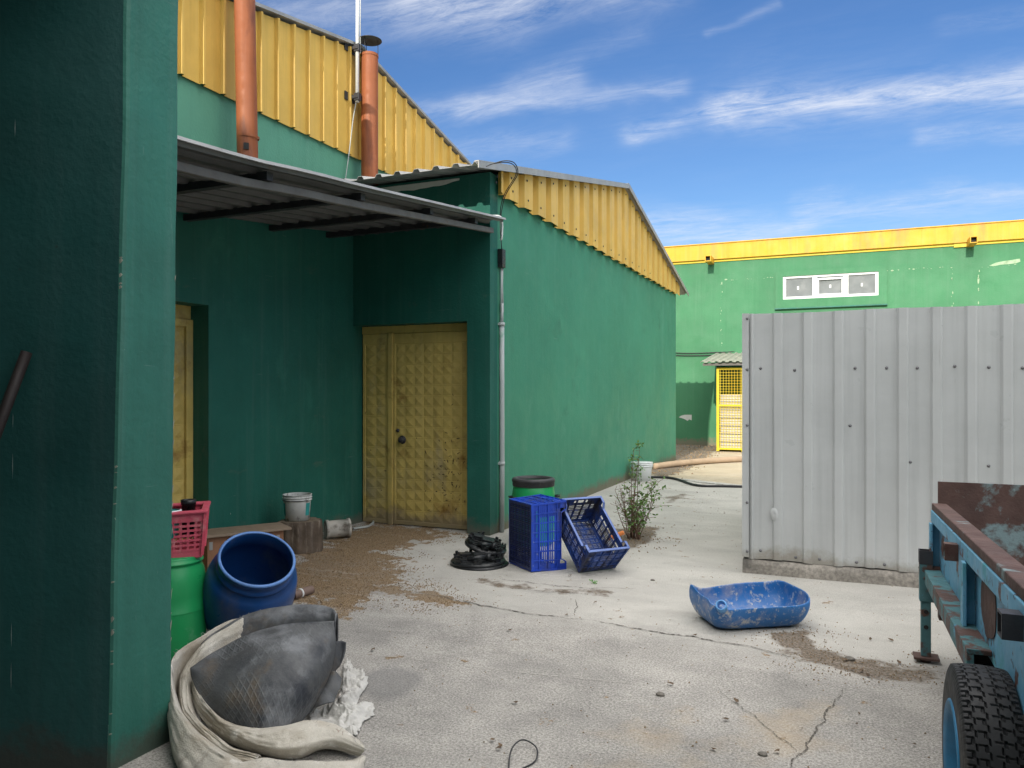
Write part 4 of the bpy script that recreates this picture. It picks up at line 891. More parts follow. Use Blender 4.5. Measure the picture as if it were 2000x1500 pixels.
pp = thing('pipe_stub', 'short brown pipe piece lying right of the blue drum', 'pipe', (a.x, a.y, 0)); mb.tube([a, b], .034, 20, cap=False); mb.tube([a, b], .028, 20, cap=False); mb.build('stub_body', mat('brown pipe', (.16, .11, .09), .6, var=.2, vs=8), pp, world=True)
mb = MB(); mb.tube([a + (b - a) * .35, a + (b - a) * .42], .038, 20); mb.build('stub_collar', m_white, pp, world=True)

# ------------------------------------------------------------------ crates
def crate_mesh(t, L0, Wd, H, m_, m_rim_, dip=True, m_bot=None):
    """open-top crate, base at z=0, centred; walls taper outward"""
    tp = .02; TH = .005
    def corner(sx, sy, z): f = z / H; return Vector((sx * (L0 / 2 - tp * (1 - f)), sy * (Wd / 2 - tp * (1 - f)), z))
    # bottom grid
    mb = MB(); n = 10
    for i in range(n + 1):
        x = -L0 / 2 + tp + (L0 - 2 * tp) * i / n; mb.box(x - .004, x + .004, -Wd / 2 + tp, Wd / 2 - tp, 0, .012)
    for i in range(8):
        y = -Wd / 2 + tp + (Wd - 2 * tp) * i / 7; mb.box(-L0 / 2 + tp, L0 / 2 - tp, y - .004, y + .004, .001, .011)
    mb.box(-L0 / 2 + tp, L0 / 2 - tp, -Wd / 2 + tp, -Wd / 2 + tp + .018, -.001, .013); mb.box(-L0 / 2 + tp, L0 / 2 - tp, Wd / 2 - tp - .018, Wd / 2 - tp, -.001, .013)
    mb.box(-L0 / 2 + tp, -L0 / 2 + tp + .018, -Wd / 2 + tp, Wd / 2 - tp, -.0015, .0135); mb.box(L0 / 2 - tp - .018, L0 / 2 - tp, -Wd / 2 + tp, Wd / 2 - tp, -.0015, .0135)
    mb.build('bottom_grid', m_crategrid if m_bot is not m_crate2 else m_crate2, t); mb = MB()
    # fine inner lattice
    i = 0; x = -L0 / 2 + tp + .03
    while x < L0 / 2 - tp - .02: mb.box(x - .0055, x + .0055, -Wd / 2 + tp, Wd / 2 - tp, .003, .008); x += .0165
    mb.build('bottom', m_bot, t)
    def side(sy_or_sx, long_):
        mb = MB(); s = sy_or_sx
        c = (lambda f, z: corner(-1, s, z).lerp(corner(1, s, z), f)) if long_ else (lambda f, z: corner(s, -1, z).lerp(corner(s, 1, z), f))
        nrm = Vector((0, s, 0)) if long_ else Vector((s, 0, 0)); Ht = H - (.055 if (dip and long_) else 0); LL = L0 if long_ else Wd
        nv = 7 if long_ else 5
        for i in range(nv + 1):
            f = i / nv; top = H if i in (0, nv) else Ht; mb.beam(c(f, 0), c(f, top), .012 if 0 < i < nv else .02, .014, up=nrm)
        # vertical solid band near the ends
        for f in ((0, .09), (.91, 1.0)):
            mb.add([c(f[0], 0), c(f[1], 0), c(f[1], H), c(f[0], H)], [(0, 1, 2, 3)])
        for z, w in ((.012, .024), (H * .22, .006), (H * .48, .006), (H * .74, .006)): mb.beam(c(0, z) + nrm * .003, c(1, z) + nrm * .003, .012, w)
        if long_: mb.add([c(0, Ht - .06), c(1, Ht - .06), c(1, Ht), c(0, Ht)], [(0, 1, 2, 3)])
        else:
            for f0, f1 in ((0, .32), (.68, 1)): mb.add([c(f0, H - .09), c(f1, H - .09), c(f1, H), c(f0, H)], [(0, 1, 2, 3)])
            mb.add([c(.32, H - .09), c(.68, H - .09), c(.68, H - .055), c(.32, H - .055)], [(0, 1, 2, 3)]); mb.add([c(.32, H - .025), c(.68, H - .025), c(.68, H), c(.32, H)], [(0, 1, 2, 3)])
        z = .03; zt = Ht - .07 if long_ else H - .10
        while z < zt: mb.beam(c(.02, z), c(.98, z), .003, .0115); z += .0185
        for f0, f1, z0, z1 in (((0, .5, 0, .25), (.80, 1, .25, 1)) if long_ else ((0, .28, 0, .55), (.72, 1, 0, .55))): mb.add([c(f0, z0 * Ht) - nrm * .001, c(f1, z0 * Ht) - nrm * .001, c(f1, z1 * Ht) - nrm * .001, c(f0, z1 * Ht) - nrm * .001], [(0, 1, 2, 3)])
        mb.build('side_wall' if long_ else 'end_wall', m_, t)
    for s in (-1, 1): side(s, True); side(s, False)
    # rim
    mb = MB(); w = .022
    for s in (-1, 1):
        a, b = corner(s, -1, H), corner(s, 1, H); mb.beam(a + Vector((0, -.01, 0)), b + Vector((0, .01, 0)), w, .008)
        if dip:
            p = [corner(-1, s, H), corner(-1, s, H) + Vector((.07, 0, 0)), corner(-1, s, H) + Vector((.10, 0, -.052)), corner(1, s, H) + Vector((-.10, 0, -.052)), corner(1, s, H) + Vector((-.07, 0, 0)), corner(1, s, H)]
            for q0, q1 in zip(p[:-1], p[1:]): mb.beam(q0, q1, w, .008)
        else: mb.beam(corner(-1, s, H), corner(1, s, H), w, .008)
    mb.build('rim', m_rim_, t, bevel=.002)
def place_axes(o, origin, X, Y, Z):
    M3 = Matrix((X, Y, Z)).transposed(); o.location = origin; o.rotation_euler = M3.to_euler(); ROOT[o.name] = Matrix.LocRotScale(Vector(origin), M3.to_quaternion(), None)
# crate standing on its end: long axis up, bottom grid faces left-front
c1 = thing('standing_crate', 'royal blue plastic crate standing on its end in front of the lidded barrel', 'crate', group='blue plastic crates')
near = G(1037, 1119); lft = (G(988, 1098) - near).normalized(); lft.z = 0; rgt = Vector((lft.y, -lft.x, 0))
if rgt.dot(RT) < 0: rgt = -rgt
Zax = rgt; Xax = Vector((0, 0, 1)); Yax = Zax.cross(Xax)
cen = near + lft * .205 + Vector((0, 0, .306)) + rgt * .0
place_axes(c1, cen, Xax, Yax, Zax); crate_mesh(c1, .61, .45, .345, m_crate, m_crate, m_bot=m_cratebot)
# tilted open crate leaning back
c2 = thing('tilted_crate', 'dirty navy blue open crate tipped towards the viewer against the standing crate', 'crate', group='blue plastic crates')
A0, B0 = G(1122, 1121), G(1208, 1111); wd = (B0 - A0).normalized(); wd.z = 0; back = Vector((-wd.y, wd.x, 0))
if back.dot(FW) < 0: back = -back
th = R_(40); Xa = (back * math.cos(th) + Vector((0, 0, math.sin(th)))); Za = (Vector((0, 0, math.cos(th))) - back * math.sin(th)); Ya = Za.cross(Xa)
mid = (A0 + B0) / 2; cen = mid + Xa * .285 + Vector((0, 0, .012))
place_axes(c2, cen, Xa, Ya, Za); crate_mesh(c2, .60, .40, .30, m_crate2, m_rim, m_bot=m_crate2)

# black manhole-like lids
def lid_ring(name, label, loc, rot, r, seed):
    t = thing(name, label, 'lid', loc, rot); mb = MB(); rr = random.Random(seed)
    mb.lathe([(0, .018), (r * .70, .018), (r * .72, .03), (r * .80, .034), (r * .97, .026), (r, .016), (r * 1.0, .0), (r * .96, -.0), (r * .94, .008), (0, .008)], 56)
    mb.build('disc', m_black, t)
    for k in range(7):
        mb = MB(); a = k * .9 + rr.uniform(-.1, .1); mt = Matrix.Rotation(a, 4, 'Z')
        mb.box(r * .70, r * .90, -.035, .035, .028, .052, mt); mb.box(r * .85, r * .92, -.035, -.010, .052, rr.uniform(.06, .09), mt); mb.box(r * .85, r * .92, .008, .035, .052, rr.uniform(.058, .08), mt); mb.box(r * .72, r * .78, -.006, .006, .058, .08, mt); mb.build('clip', m_black, t)
    mb = MB()
    for k in range(5): mb.box(-r * .66, r * .66, -r * .5 + k * r * .25 - .005, -r * .5 + k * r * .25 + .005, .018, .045)
    mb.box(-.05, .07, -.05, .06, .02, .085); mb.box(-r * .62, -r * .2, .05, .14, .02, .07); mb.build('ribs', m_black, t, bevel=.003)
    mb = MB(); mb.tube([(-r * .45, -.12, .062), (r * .2, -.125, .068)], .024, 14); mb.tube([(r * .2, -.125, .068), (r * .38, -.127, .07)], .033, 14); mb.build('hinge_pipe', m_black, t)
    return t
lc = G(934, 1102)
lid_ring('round_lid', 'black plastic round lid lying flat on the concrete beside the crate', (lc.x, lc.y, .02), R_(35), .255, 1)
mb = MB(); mb.lathe([(0, 0), (.262, 0), (.265, .012), (.25, .022), (0, .022)], 48, Matrix.Translation((lc.x + .02, lc.y + .0, 0))); tag(mb.build('rubber_disc', m_black), 'flat black disc under the lower round lid', 'disc')
l2 = P(948, 1060, 7.35)
lid_ring('round_lid', 'black plastic round lid tilted on top of the flat one, leaning to the crate', (l2.x, l2.y, .11), (R_(10), R_(13), YAW + .1), .205, 4)

# orange pvc end behind the crate, thin stick
a, b = P(1188, 1052, 7.35), P(1218, 1040, 7.30); mb = MB(); mb.tube([a, b], .020, 16, cap=False); mb.tube([a, b], .016, 16); tag(mb.build('orange_pipe', m_orange), 'orange plastic pipe end sticking out behind the tilted crate', 'pipe')

# blue cut tub
tc_ = G(1463, 1215)
tub = thing('blue_tub', 'blue tub cut from a plastic canister lying on the concrete', 'tub', (tc_.x, tc_.y, 0), YAW + R_(10))
def tubshape():
    rows = []; n = 64
    def ring(fx_, fy, z, pw=.36, dent=0):
        out = []
        for k in range(n + 1):
            a = k % n * 2 * math.pi / n; c, s = math.cos(a), math.sin(a)
            x = fx_ * math.copysign(abs(c) ** pw, c); y = fy * math.copysign(abs(s) ** pw, s); zz = z
            if dent:
                zz = z + .022 * math.cos(a * 2 + .4) + .012 * noise.noise(Vector((c * 2, s * 2, 1))) + (.045 if x > 0 and y > .05 else 0) * min(1, abs(s)) * .6
                if x < -.28 and abs(y) < .12: zz -= .028
                if y < -.15: zz -= .02
            out.append((x + .012 * noise.noise(Vector((c * 2, s * 2, z * 4))), y + .012 * noise.noise(Vector((c * 2, s * 2, z * 4 + 9))), zz))
        return out
    outer = [ring(.05, .03, .0), ring(.25, .12, .0), ring(.33, .18, .008), ring(.375, .225, .05), ring(.395, .25, .11, .30), ring(.40, .255, .155, .26), ring(.395, .252, .20, .25, 1)]
    inner = [ring(.385, .243, .199, .25, 1), ring(.388, .245, .15, .26), ring(.38, .24, .11, .30), ring(.362, .212, .055), ring(.32, .17, .014), ring(.24, .11, .008), ring(.04, .02, .008)]
    mb = MB(); mb.grid([[(x * .91, y * .95, z * 1.05) for x, y, z in r] for r in outer + inner]); return mb
tubshape().build('tub_shell', m_tub, tub, sub=1)
mb = MB(); mb.lathe([(.026, 0), (.036, .0), (.036, .05), (.030, .055), (.026, .05), (.026, 0)], 20, Matrix.Translation((-.305, -.223, .175)) @ Matrix.Rotation(R_(-38), 4, 'Y') @ Matrix.Rotation(R_(42), 4, 'X')); mb.build('spout_neck', mat('pale blue plastic', (.13, .34, .66), .35), tub)

# ------------------------------------------------------------------ shrub, weed, hoses, wire
sb = G(1238, 1052); shrub = thing('straggly_shrub', 'straggly half-dry shrub growing from a crack beside the tilted crate', 'shrub', (sb.x, sb.y, 0))
rs = random.Random(11); ms, mlv = MB(), MB()
def leafq(p, s):
    d = Vector((rs.gauss(0, 1), rs.gauss(0, 1), rs.gauss(0, .6))).normalized(); e = d.cross(Vector((rs.gauss(0, 1), rs.gauss(0, 1), rs.gauss(0, 1)))).normalized()
    mlv.add([p, p + d * s * .5 + e * s * .28, p + d * s, p + d * s * .5 - e * s * .28], [(0, 1, 2, 3)])
for k in range(28):
    tall_ = k < 4; h = rs.uniform(.75, .98) if tall_ else rs.uniform(.22, .62)
    lx, ly = (rs.uniform(-.0, .10), rs.uniform(-.05, .05)) if tall_ else (rs.uniform(-.22, .30), rs.uniform(-.18, .18))
    base = Vector((rs.uniform(-.07, .07), rs.uniform(-.07, .07), 0)); top = Vector((lx, ly, h)); mid = base.lerp(top, .5) + Vector((rs.gauss(0, .03), rs.gauss(0, .03), .03))
    pts = cr([base, mid, top], 9); ms.tube(pts, [.005 * (1 - .6 * i / 8) for i in range(9)], 5)
    for i in range(2, 9):
        for _ in range(2 if h > .35 else 1):
            p = pts[i]; q = p + Vector((rs.gauss(0, .05), rs.gauss(0, .05), rs.uniform(0, .06)))
            ms.tube([p, q], .0022, 4, cap=False)
            dens = 5 if (lx > .02 or tall_) else 1.3
            for _l in range(int(dens * rs.uniform(.4, 1.4))): leafq(q + Vector((rs.gauss(0, .018), rs.gauss(0, .018), rs.gauss(0, .018))), rs.uniform(.024, .048))
RZm = Matrix.Rotation(YAW, 4, 'Z')
for mb_, nm, mm in ((ms, 'stems', m_stem), (mlv, 'foliage', m_leaf)):
    mb_.v = [RZm @ v for v in mb_.v]; mb_.build(nm, mm, shrub)
mb = MB(); mb.tube([P(1240, 1010, 8.3), P(1195, 1060, 8.0)], .004, 5)
w_ = G(1160, 1140); wd_ = thing('small_weed', 'tiny green weed in the concrete before the tilted crate', 'weed', w_); mlv = MB()
for k in range(26): leafq(Vector((rs.gauss(0, .015), rs.gauss(0, .015), rs.uniform(.0, .03))), rs.uniform(.012, .026))
mlv.build('leaves', mat('bright weed leaf', (.10, .26, .05), .6), wd_)
mb = MB(); mb.tube(cr([G(1275, 917) + Vector((0, 0, .06)), G(1330, 911) + Vector((0, 0, .07)), G(1400, 905) + Vector((0, 0, .07)), G(1560, 897) + Vector((0, 0, .06))], 24), .065, 14); tag(mb.build('large_hose', m_hose), 'thick brown hose lying across the sunlit slab by the white bucket', 'hose')
mb = MB(); mb.tube(cr([G(1238, 934) + Vector((0, 0, .02)), G(1310, 936) + Vector((0, 0, .025)), G(1360, 950) + Vector((0, 0, .02)), G(1420, 952) + Vector((0, 0, .02)), G(1560, 955) + Vector((0, 0, .02))], 30), .022, 8); tag(mb.build('black_hose', m_cable), 'thin black hose lying along the slab joint below the thick hose', 'hose')
mb = MB(); mb.tube(cr([G(992, 1520), G(998, 1475) + Vector((0, 0, .02)), G(1020, 1458) + Vector((0, 0, .03)), G(1047, 1468) + Vector((0, 0, .02)), G(1045, 1490) + Vector((0, 0, .008)), G(1010, 1506)], 40), .0035, 6); tag(mb.build('wire_loop', m_cable), 'thin black wire bent into a loop on the bare concrete', 'wire')

# ------------------------------------------------------------------ trailer
XT, YT = .50, 5.27
tr = thing('trailer', 'blue rusty tipping trailer at the right edge', 'trailer', (XT, YT, 0))
Y0t = 1.3
mb = MB(); mb.box(XT, 2.35, YT, YT + .02, .52, 1.055); mb.build('front_board', m_trust, tr, world=True)
mb = MB(); mb.box(XT - .0, XT + .014, Y0t, YT - .002, .50, .875); mb.build('side_panel', m_tblue, tr, world=True)
mb = MB(); mb.box(XT - .035, XT + .045, Y0t, YT - .01, .885, .925); o = mb.build('top_rail', m_trust, tr, world=True, bevel=.005)
mb = MB(); mb.box(XT - .040, XT - .001, Y0t, YT - .012, .815, .884); mb.build('rail_face', m_tblue, tr, world=True, bevel=.004)
mb = MB(); mb.box(XT - .085, XT - .001, 3.37, YT - .03, .525, .545); mb.box(XT - .085, XT - .06, 3.37, YT - .03, .46, .524); mb.build('ledge', m_teal, tr, world=True, bevel=.003)
mb = MB(); mb.box(XT - .05, XT + .05, 3.37, YT + .05, .40, .458); mb.build('chassis_rail', m_trust, tr, world=True, bevel=.004)
mb = MB(); pts = []
for k in range(26):
    a = k * 6.2832 / 26; q = 1 + .16 * noise.noise(Vector((math.cos(a) * 2, math.sin(a) * 2, 7))); pts.append((XT - .004, 3.45 + .17 * q * math.cos(a), .70 + .125 * q * math.sin(a)))
mb.slab(pts, (.003, 0, 0)); mb.build('rust_patch', m_trust, tr, world=True)
for y in (5.20, 3.80, 2.45):
    mb = MB(); mb.box(XT - .055, XT - .001, y - .012, y + .0, .546, .814); mb.box(XT - .055, XT - .04, y - .07, y - .012, .546, .814); mb.build('post', m_tblue, tr, world=True, bevel=.003)
for y in (4.02, 2.62):
    mb = MB(); z = .80
    for a, b, c, d_ in ((0, .075, 0, .008), (0, .075, .067, .075), (0, .008, .008, .067), (.067, .075, .008, .067)): mb.box(XT - .095, XT - .041, y + a - .04, y + b - .04, z + c - .02, z + d_ - .02)
    mb.box(XT - .060, XT - .056, y - .035, y + .03, z - .012, z + .045)
    mb.build('stake_pocket', m_trust if y > 3 else m_steel_dk, tr, world=True)
mb = MB(); mb.box(XT + .02, 2.3, Y0t, YT - .01, .505, .53); mb.build('floor', m_trust, tr, world=True)
mb = MB(); mb.box(2.3, 2.33, Y0t, YT, .5, .92); mb.build('side_panel', m_tblue, tr, world=True)
# jack leg at front corner
jx, jy = G(1808, 1292).x + .0, G(1808, 1292).y
mb = MB()
for a, b, c, d_ in ((-.034, .034, -.034, -.028), (-.034, .034, .028, .034), (-.034, -.028, -.028, .028), (.028, .034, -.028, .028)): mb.box(jx + a, jx + b, jy + c, jy + d_, .36, .58)
jk = mb.build('jack_sleeve', m_teal, tr, world=True, bevel=.003)
mb = MB()
for a, b, c, d_ in ((-.036, .036, -.036, -.03), (-.036, .036, .03, .036), (-.036, -.03, -.03, .03), (.03, .036, -.03, .03)): mb.box(jx + a, jx + b, jy + c, jy + d_, .582, .66)
mb.build('jack_cap', m_steel_dk, tr, world=True)
mb = MB(); mb.box(jx - .026, jx + .026, jy - .026, jy + .026, .035, .36); mb.build('jack_leg', m_teal, tr, world=True, bevel=.003)
mb = MB(); mb.box(jx - .065, jx + .07, jy - .055, jy + .055, .022, .036); mb.tube([(jx - .0, jy, .0), (jx, jy, .022)], .03, 14); mb.build('jack_foot', m_trust, tr, world=True, bevel=.003)
for z in (.30, .21):
    mb = MB(); mb.lathe([(0, .004), (.011, .004), (.013, 0)], 12, Matrix.Translation((jx, jy - .0262, z)) @ Matrix.Rotation(R_(90), 4, 'X'), False); mb.build('bolt_hole', m_dark, tr, world=True)
mb = MB(); mb.lathe([(0, .02), (.014, .02), (.016, 0)], 6, Matrix.Translation((jx, jy - .0345, .50)) @ Matrix.Rotation(R_(90), 4, 'X'), False)
mb.build('bolt', m_trust, tr, world=True)
mb = MB(); mb.box(jx + .036, XT + .05, jy - .02, jy + .03, .42, .56); mb.box(jx + .036, XT + .3, jy + .031, YT + .05, .34, .40); mb.build('jack_bracket', m_trust, tr, world=True, bevel=.004); mb = MB(); mb.box(XT - .03, 2.3, 4.9, 4.98, .30, .40); mb.build('cross_member', m_trust, tr, world=True, bevel=.004)
# wheel
xw, yw, rw = .325, 2.98, .335
tw = .175
mb = MB(); NU, prof = 416, []
secs = [(-.5, .62), (-.5, .70), (-.515, .80), (-.51, .88), (-.485, .94), (-.455, .975)]
cols_ = []
for x, r in secs: cols_.append((x, r, False))
NT = 38
for i in range(NT + 1):
    x = -.43 + .86 * i / NT; cols_.append((x, 1 - .018 * (abs(x) / .43) ** 2.5, True))
for x, r in secs[::-1]: cols_.append((-x, r, False))
rows = []
for k in range(NU + 1):
    a = (k % NU) * 2 * math.pi / NU; row = []
    for x, r, tread in cols_:
        rr_ = r * rw
        if tread:
            xx = x * tw; dep = 0; ph = (k % NU) % 8
            zig = .0045 * (1 if ph < 4 else -1)
            for gx in (-.056, -.02, .02, .056):
                if abs(xx - gx - zig * (1 if abs(gx) > .03 else -1)) < .0034: dep = .009
            if abs(xx) > .062 and (k % 4) < 1: dep = .006
            if .028 < abs(xx) < .046 and ((k + (3 if xx > 0 else 0)) % 8) < 1: dep = .006
            if -.002 < xx < .018 and (k % 8) == 5: dep = .005
            rr_ -= dep
        elif r > .9 and (k % 4) < 1: rr_ -= .003
        row.append((x * tw, rr_ * math.cos(a), rr_ * math.sin(a)))
    rows.append(row)
mb.grid(rows, False); mt = Matrix.Translation((xw + tw / 2, yw, rw))
mb.v = [mt @ v for v in mb.v]
wh = MB(); wh.lathe([(.0, -.02), (.05, -.02), (.055, -.005), (.075, .02), (.13, .03), (.155, .02), (.172, -.01), (.185, -.04), (.205, -.052), (.212, -.048), (.214, -.04), (.20, .0), (.20, .14), (.214, .15), (0, .15)], 56, Matrix.Translation((xw + .045, yw, rw)) @ Matrix.Rotation(R_(90), 4, 'Y'))
wheel = wh.build('wheel', m_rimblue, tr, world=True)
mb.build('tyre', m_tyre, wheel, world=True)
for k in range(5):
    wb_ = MB(); a = k * 2 * math.pi / 5; wb_.lathe([(0, -.018), (.009, -.018), (.010, 0)], 6, Matrix.Translation((xw + .055, yw + .085 * math.cos(a), rw + .085 * math.sin(a))) @ Matrix.Rotation(R_(90), 4, 'Y'), False); wb_.build('bolt', m_steel_dk, wheel, world=True)
mb = MB(); mb.box(xw + .15, 2.3, yw - .03, yw + .03, rw - .03, rw + .03); mb.build('axle', m_steel_dk, tr, world=True)
mb = MB(); mb.box(XT - .0, XT + .08, yw - .4, yw + .4, .36, .398); mb.build('spring', m_trust, tr, world=True)
for o in tr.children:                    # the body tips up slightly towards the tow end
    if o.name.split('.')[0] not in ('wheel', 'jack_sleeve', 'jack_cap', 'jack_leg', 'jack_foot', 'bolt', 'bolt_hole', 'axle', 'spring'):
        for v in o.data.vertices: v.co.z += -.040 * v.co.y
# grain load
mb = MB(); rows = []
for i in range(60):
    x = XT + .02 + 1.77 * i / 59; rows.append([(x, 1.4 + 3.0 * j / 90, .64 + .14 * math.exp(-((x - 1.3) / .8) ** 2) * (1 - (j / 90) ** 3) + .02 * fbm((x * 4, j * .14, 0))) for j in range(91)])
mb.grid(rows); tag(mb.build('grain_load', m_grav), 'brown grit heaped inside the blue trailer', 'load', kind='stuff')

# ------------------------------------------------------------------ rubber mat in a collapsed sack
def rough(rows, amp, s, seed=0):
    out = []
    for r in rows: out.append([Vector(p) + Vector((noise.noise(Vector(p) * s + Vector((seed, 0, 0))), noise.noise(Vector(p) * s + Vector((0, seed + 5, 0))), noise.noise(Vector(p) * s + Vector((0, 0, seed + 9))))) * amp for p in r])
    for r in out:
        for p in r: p.z = max(p.z, .006)
    return out
mo = P(515, 1400, 3.8)
rm = thing('rubber_mat', 'folded dark grey rubber mat with crosshatch pattern stuffed in the sack', 'mat', (mo.x, mo.y, 0))
rows = [[(374, 1307, 3.72), (425, 1271, 3.82), (475, 1246, 3.87), (530, 1226, 3.9), (592, 1216, 3.92), (653, 1212, 3.93)],
        [(374, 1309, 3.71), (428, 1305, 3.70), (480, 1285, 3.70), (540, 1268, 3.72), (600, 1262, 3.76), (656, 1252, 3.88)],
        [(378, 1325, 3.70), (430, 1350, 3.60), (485, 1343, 3.57), (540, 1335, 3.58), (597, 1325, 3.64), (648, 1305, 3.82)],
        [(388, 1350, 3.66), (437, 1385, 3.56), (487, 1395, 3.50), (535, 1395, 3.51), (580, 1388, 3.56), (615, 1366, 3.72)],
        [(400, 1376, 3.62), (447, 1414, 3.54), (487, 1432, 3.49), (522, 1436, 3.49), (557, 1430, 3.52), (583, 1414, 3.62)],
        [(410, 1385, 3.66), (450, 1425, 3.62), (487, 1438, 3.58), (522, 1440, 3.58), (557, 1436, 3.60), (583, 1420, 3.68)]]
g = rough(loft([[P(*p) for p in r] for r in rows], 90, 70), .012, 6)
mb = MB(); mb.grid(g)
MR = m_rubber; nt = MR.node_tree; N = nt.nodes; L = nt.links; B = N['Principled BSDF']   # diamond relief on the rubber
tcn = N.new('ShaderNodeTexCoord')
def wv(rot):
    mp = N.new('ShaderNodeMapping'); mp.inputs['Rotation'].default_value = rot; L.new(tcn.outputs['UV'], mp.inputs[0])
    w = N.new('ShaderNodeTexWave'); w.inputs['Scale'].default_value = 7.5; w.inputs['Distortion'].default_value = .35; w.inputs['Detail'].default_value = 2; L.new(mp.outputs[0], w.inputs[0])
    p = N.new('ShaderNodeMath'); p.operation = 'POWER'; L.new(w.outputs['Fac'], p.inputs[0]); p.inputs[1].default_value = 7; return p.outputs[0]
mxn = N.new('ShaderNodeMath'); mxn.operation = 'MAXIMUM'; L.new(wv((0, 0, R_(33))), mxn.inputs[0]); L.new(wv((0, 0, R_(-33))), mxn.inputs[1])
pn = N.new('ShaderNodeTexNoise'); pn.inputs['Scale'].default_value = 5; L.new(tcn.outputs['Object'], pn.inputs['Vector'])
pr_ = N.new('ShaderNodeMapRange'); L.new(pn.outputs[0], pr_.inputs[0]); pr_.inputs[1].default_value = .42; pr_.inputs[2].default_value = .62
mm_ = N.new('ShaderNodeMath'); mm_.operation = 'MULTIPLY'; L.new(mxn.outputs[0], mm_.inputs[0]); L.new(pr_.outputs[0], mm_.inputs[1])
bb = N.new('ShaderNodeBump'); bb.inputs['Strength'].default_value = .3; bb.inputs['Distance'].default_value = .006; L.new(mm_.outputs[0], bb.inputs['Height'])
old = B.inputs['Normal'].links[0].from_socket; L.new(old, bb.inputs['Normal']); L.new(bb.outputs[0], B.inputs['Normal'])
oc = B.inputs['Base Color'].links[0].from_socket; mc = N.new('ShaderNodeMix'); mc.data_type = 'RGBA'; L.new(oc, mc.inputs['A']); mc.inputs['B'].default_value = (.26, .28, .29, 1)
sc2 = N.new('ShaderNodeMath'); sc2.operation = 'MULTIPLY'; L.new(mm_.outputs[0], sc2.inputs[0]); sc2.inputs[1].default_value = .14; L.new(sc2.outputs[0], mc.inputs['Factor']); L.new(mc.outputs['Result'], B.inputs['Base Color'])
ff = mb.build('front_flap', m_rubber, rm, world=True, solid=.012)
uv = ff.data.uv_layers.new(name='UVMap')
for lp in ff.data.loops:
    uv.data[lp.index].uv = ((lp.vertex_index % 90) / 89 * 1.0, (lp.vertex_index // 90) / 69 * .8)
rows = [[(392, 1330, 4.15), (425, 1320, 4.22), (470, 1310, 4.3), (535, 1300, 4.36), (600, 1300, 4.36), (645, 1300, 4.3), (660, 1300, 4.15)],
        [(392, 1262, 4.0), (425, 1238, 4.1), (470, 1212, 4.17), (535, 1196, 4.2), (600, 1190, 4.2), (645, 1195, 4.17), (658, 1207, 4.05)],
        [(396, 1275, 3.9), (428, 1246, 3.99), (474, 1220, 4.06), (535, 1203, 4.09), (600, 1199, 4.09), (643, 1204, 4.07), (654, 1213, 4.0)],
        [(400, 1300, 3.86), (430, 1290, 3.94), (475, 1270, 4.02), (535, 1252, 4.05), (600, 1245, 4.05), (640, 1240, 4.05), (652, 1235, 4.0)],
        [(405, 1340, 3.84), (433, 1340, 3.92), (477, 1330, 3.98), (535, 1320, 4.0), (600, 1310, 4.0), (640, 1300, 4.0), (650, 1300, 3.98)]]
g = rough(loft([[P(*p) for p in r] for r in rows], 80, 40), .010, 7, 3); mb = MB(); mb.grid(g); mb.build('back_flap', m_rubber, rm, world=True, solid=.01)
rows = [[(640, 1262, 3.9), (662, 1252, 3.95), (676, 1255, 3.95)], [(640, 1290, 3.88), (664, 1282, 3.93), (674, 1268, 3.94)], [(638, 1320, 3.86), (655, 1312, 3.9), (668, 1290, 3.92)]]
mb = MB(); mb.grid(rough(loft([[P(*p) for p in r] for r in rows], 20, 16), .006, 12)); mb.build('rubber_tongue', m_rubber, rm, world=True, solid=.012)
rows = [[(612, 1352, 3.82), (648, 1312, 3.85), (668, 1325, 3.85)], [(600, 1375, 3.76), (640, 1350, 3.78), (664, 1345, 3.80)], [(600, 1395, 3.75), (630, 1376, 3.74), (652, 1372, 3.76)]]
mb = MB(); mb.grid(rough(loft([[P(*p) for p in r] for r in rows], 30, 24), .008, 12, 4)); mb.build('rubber_tongue', m_rubber, rm, world=True, solid=.012)
sk = thing('woven_sack', 'collapsed pale woven sack around the rubber mat, at the foot of the near wall', 'sack', (mo.x, mo.y, 0))
def cloth(name, rows, nu, nv, amp=.012, s=7, seed=0, m_=None):
    g = loft([[P(*p) for p in r] for r in rows], nu, nv)
    g = rough(g, amp, s, seed)
    nj = len(g)
    for j_, r in enumerate(g):
        for i_, p in enumerate(r):
            a_, b_ = i_ / len(r) * 7, j_ / nj * 7
            q = Vector((a_ * .45 + .3 * noise.noise(Vector((a_, b_, seed))), b_ * 1.5 + .25 * a_, seed * 3.1)); w = 1 - abs(noise.noise(q)) * 3; w2 = 1 - abs(noise.noise(Vector((a_ * 1.1, b_ * 2.6 + 4 - .3 * a_, seed)))) * 3; w3 = 1 - abs(noise.noise(Vector((a_ * 4, b_ * 4 - a_, seed + 5)))) * 2.6
            d_ = .006 * max(w, -.5) + .0045 * max(w2, -.5) + .003 * w3 - .006
            p += (-FW * .8 + Vector((0, 0, .6))) * d_; p.z = max(p.z, .006)
    mb = MB(); mb.grid(g); return mb.build(name, m_ or m_sack, sk, world=True, solid=.004)
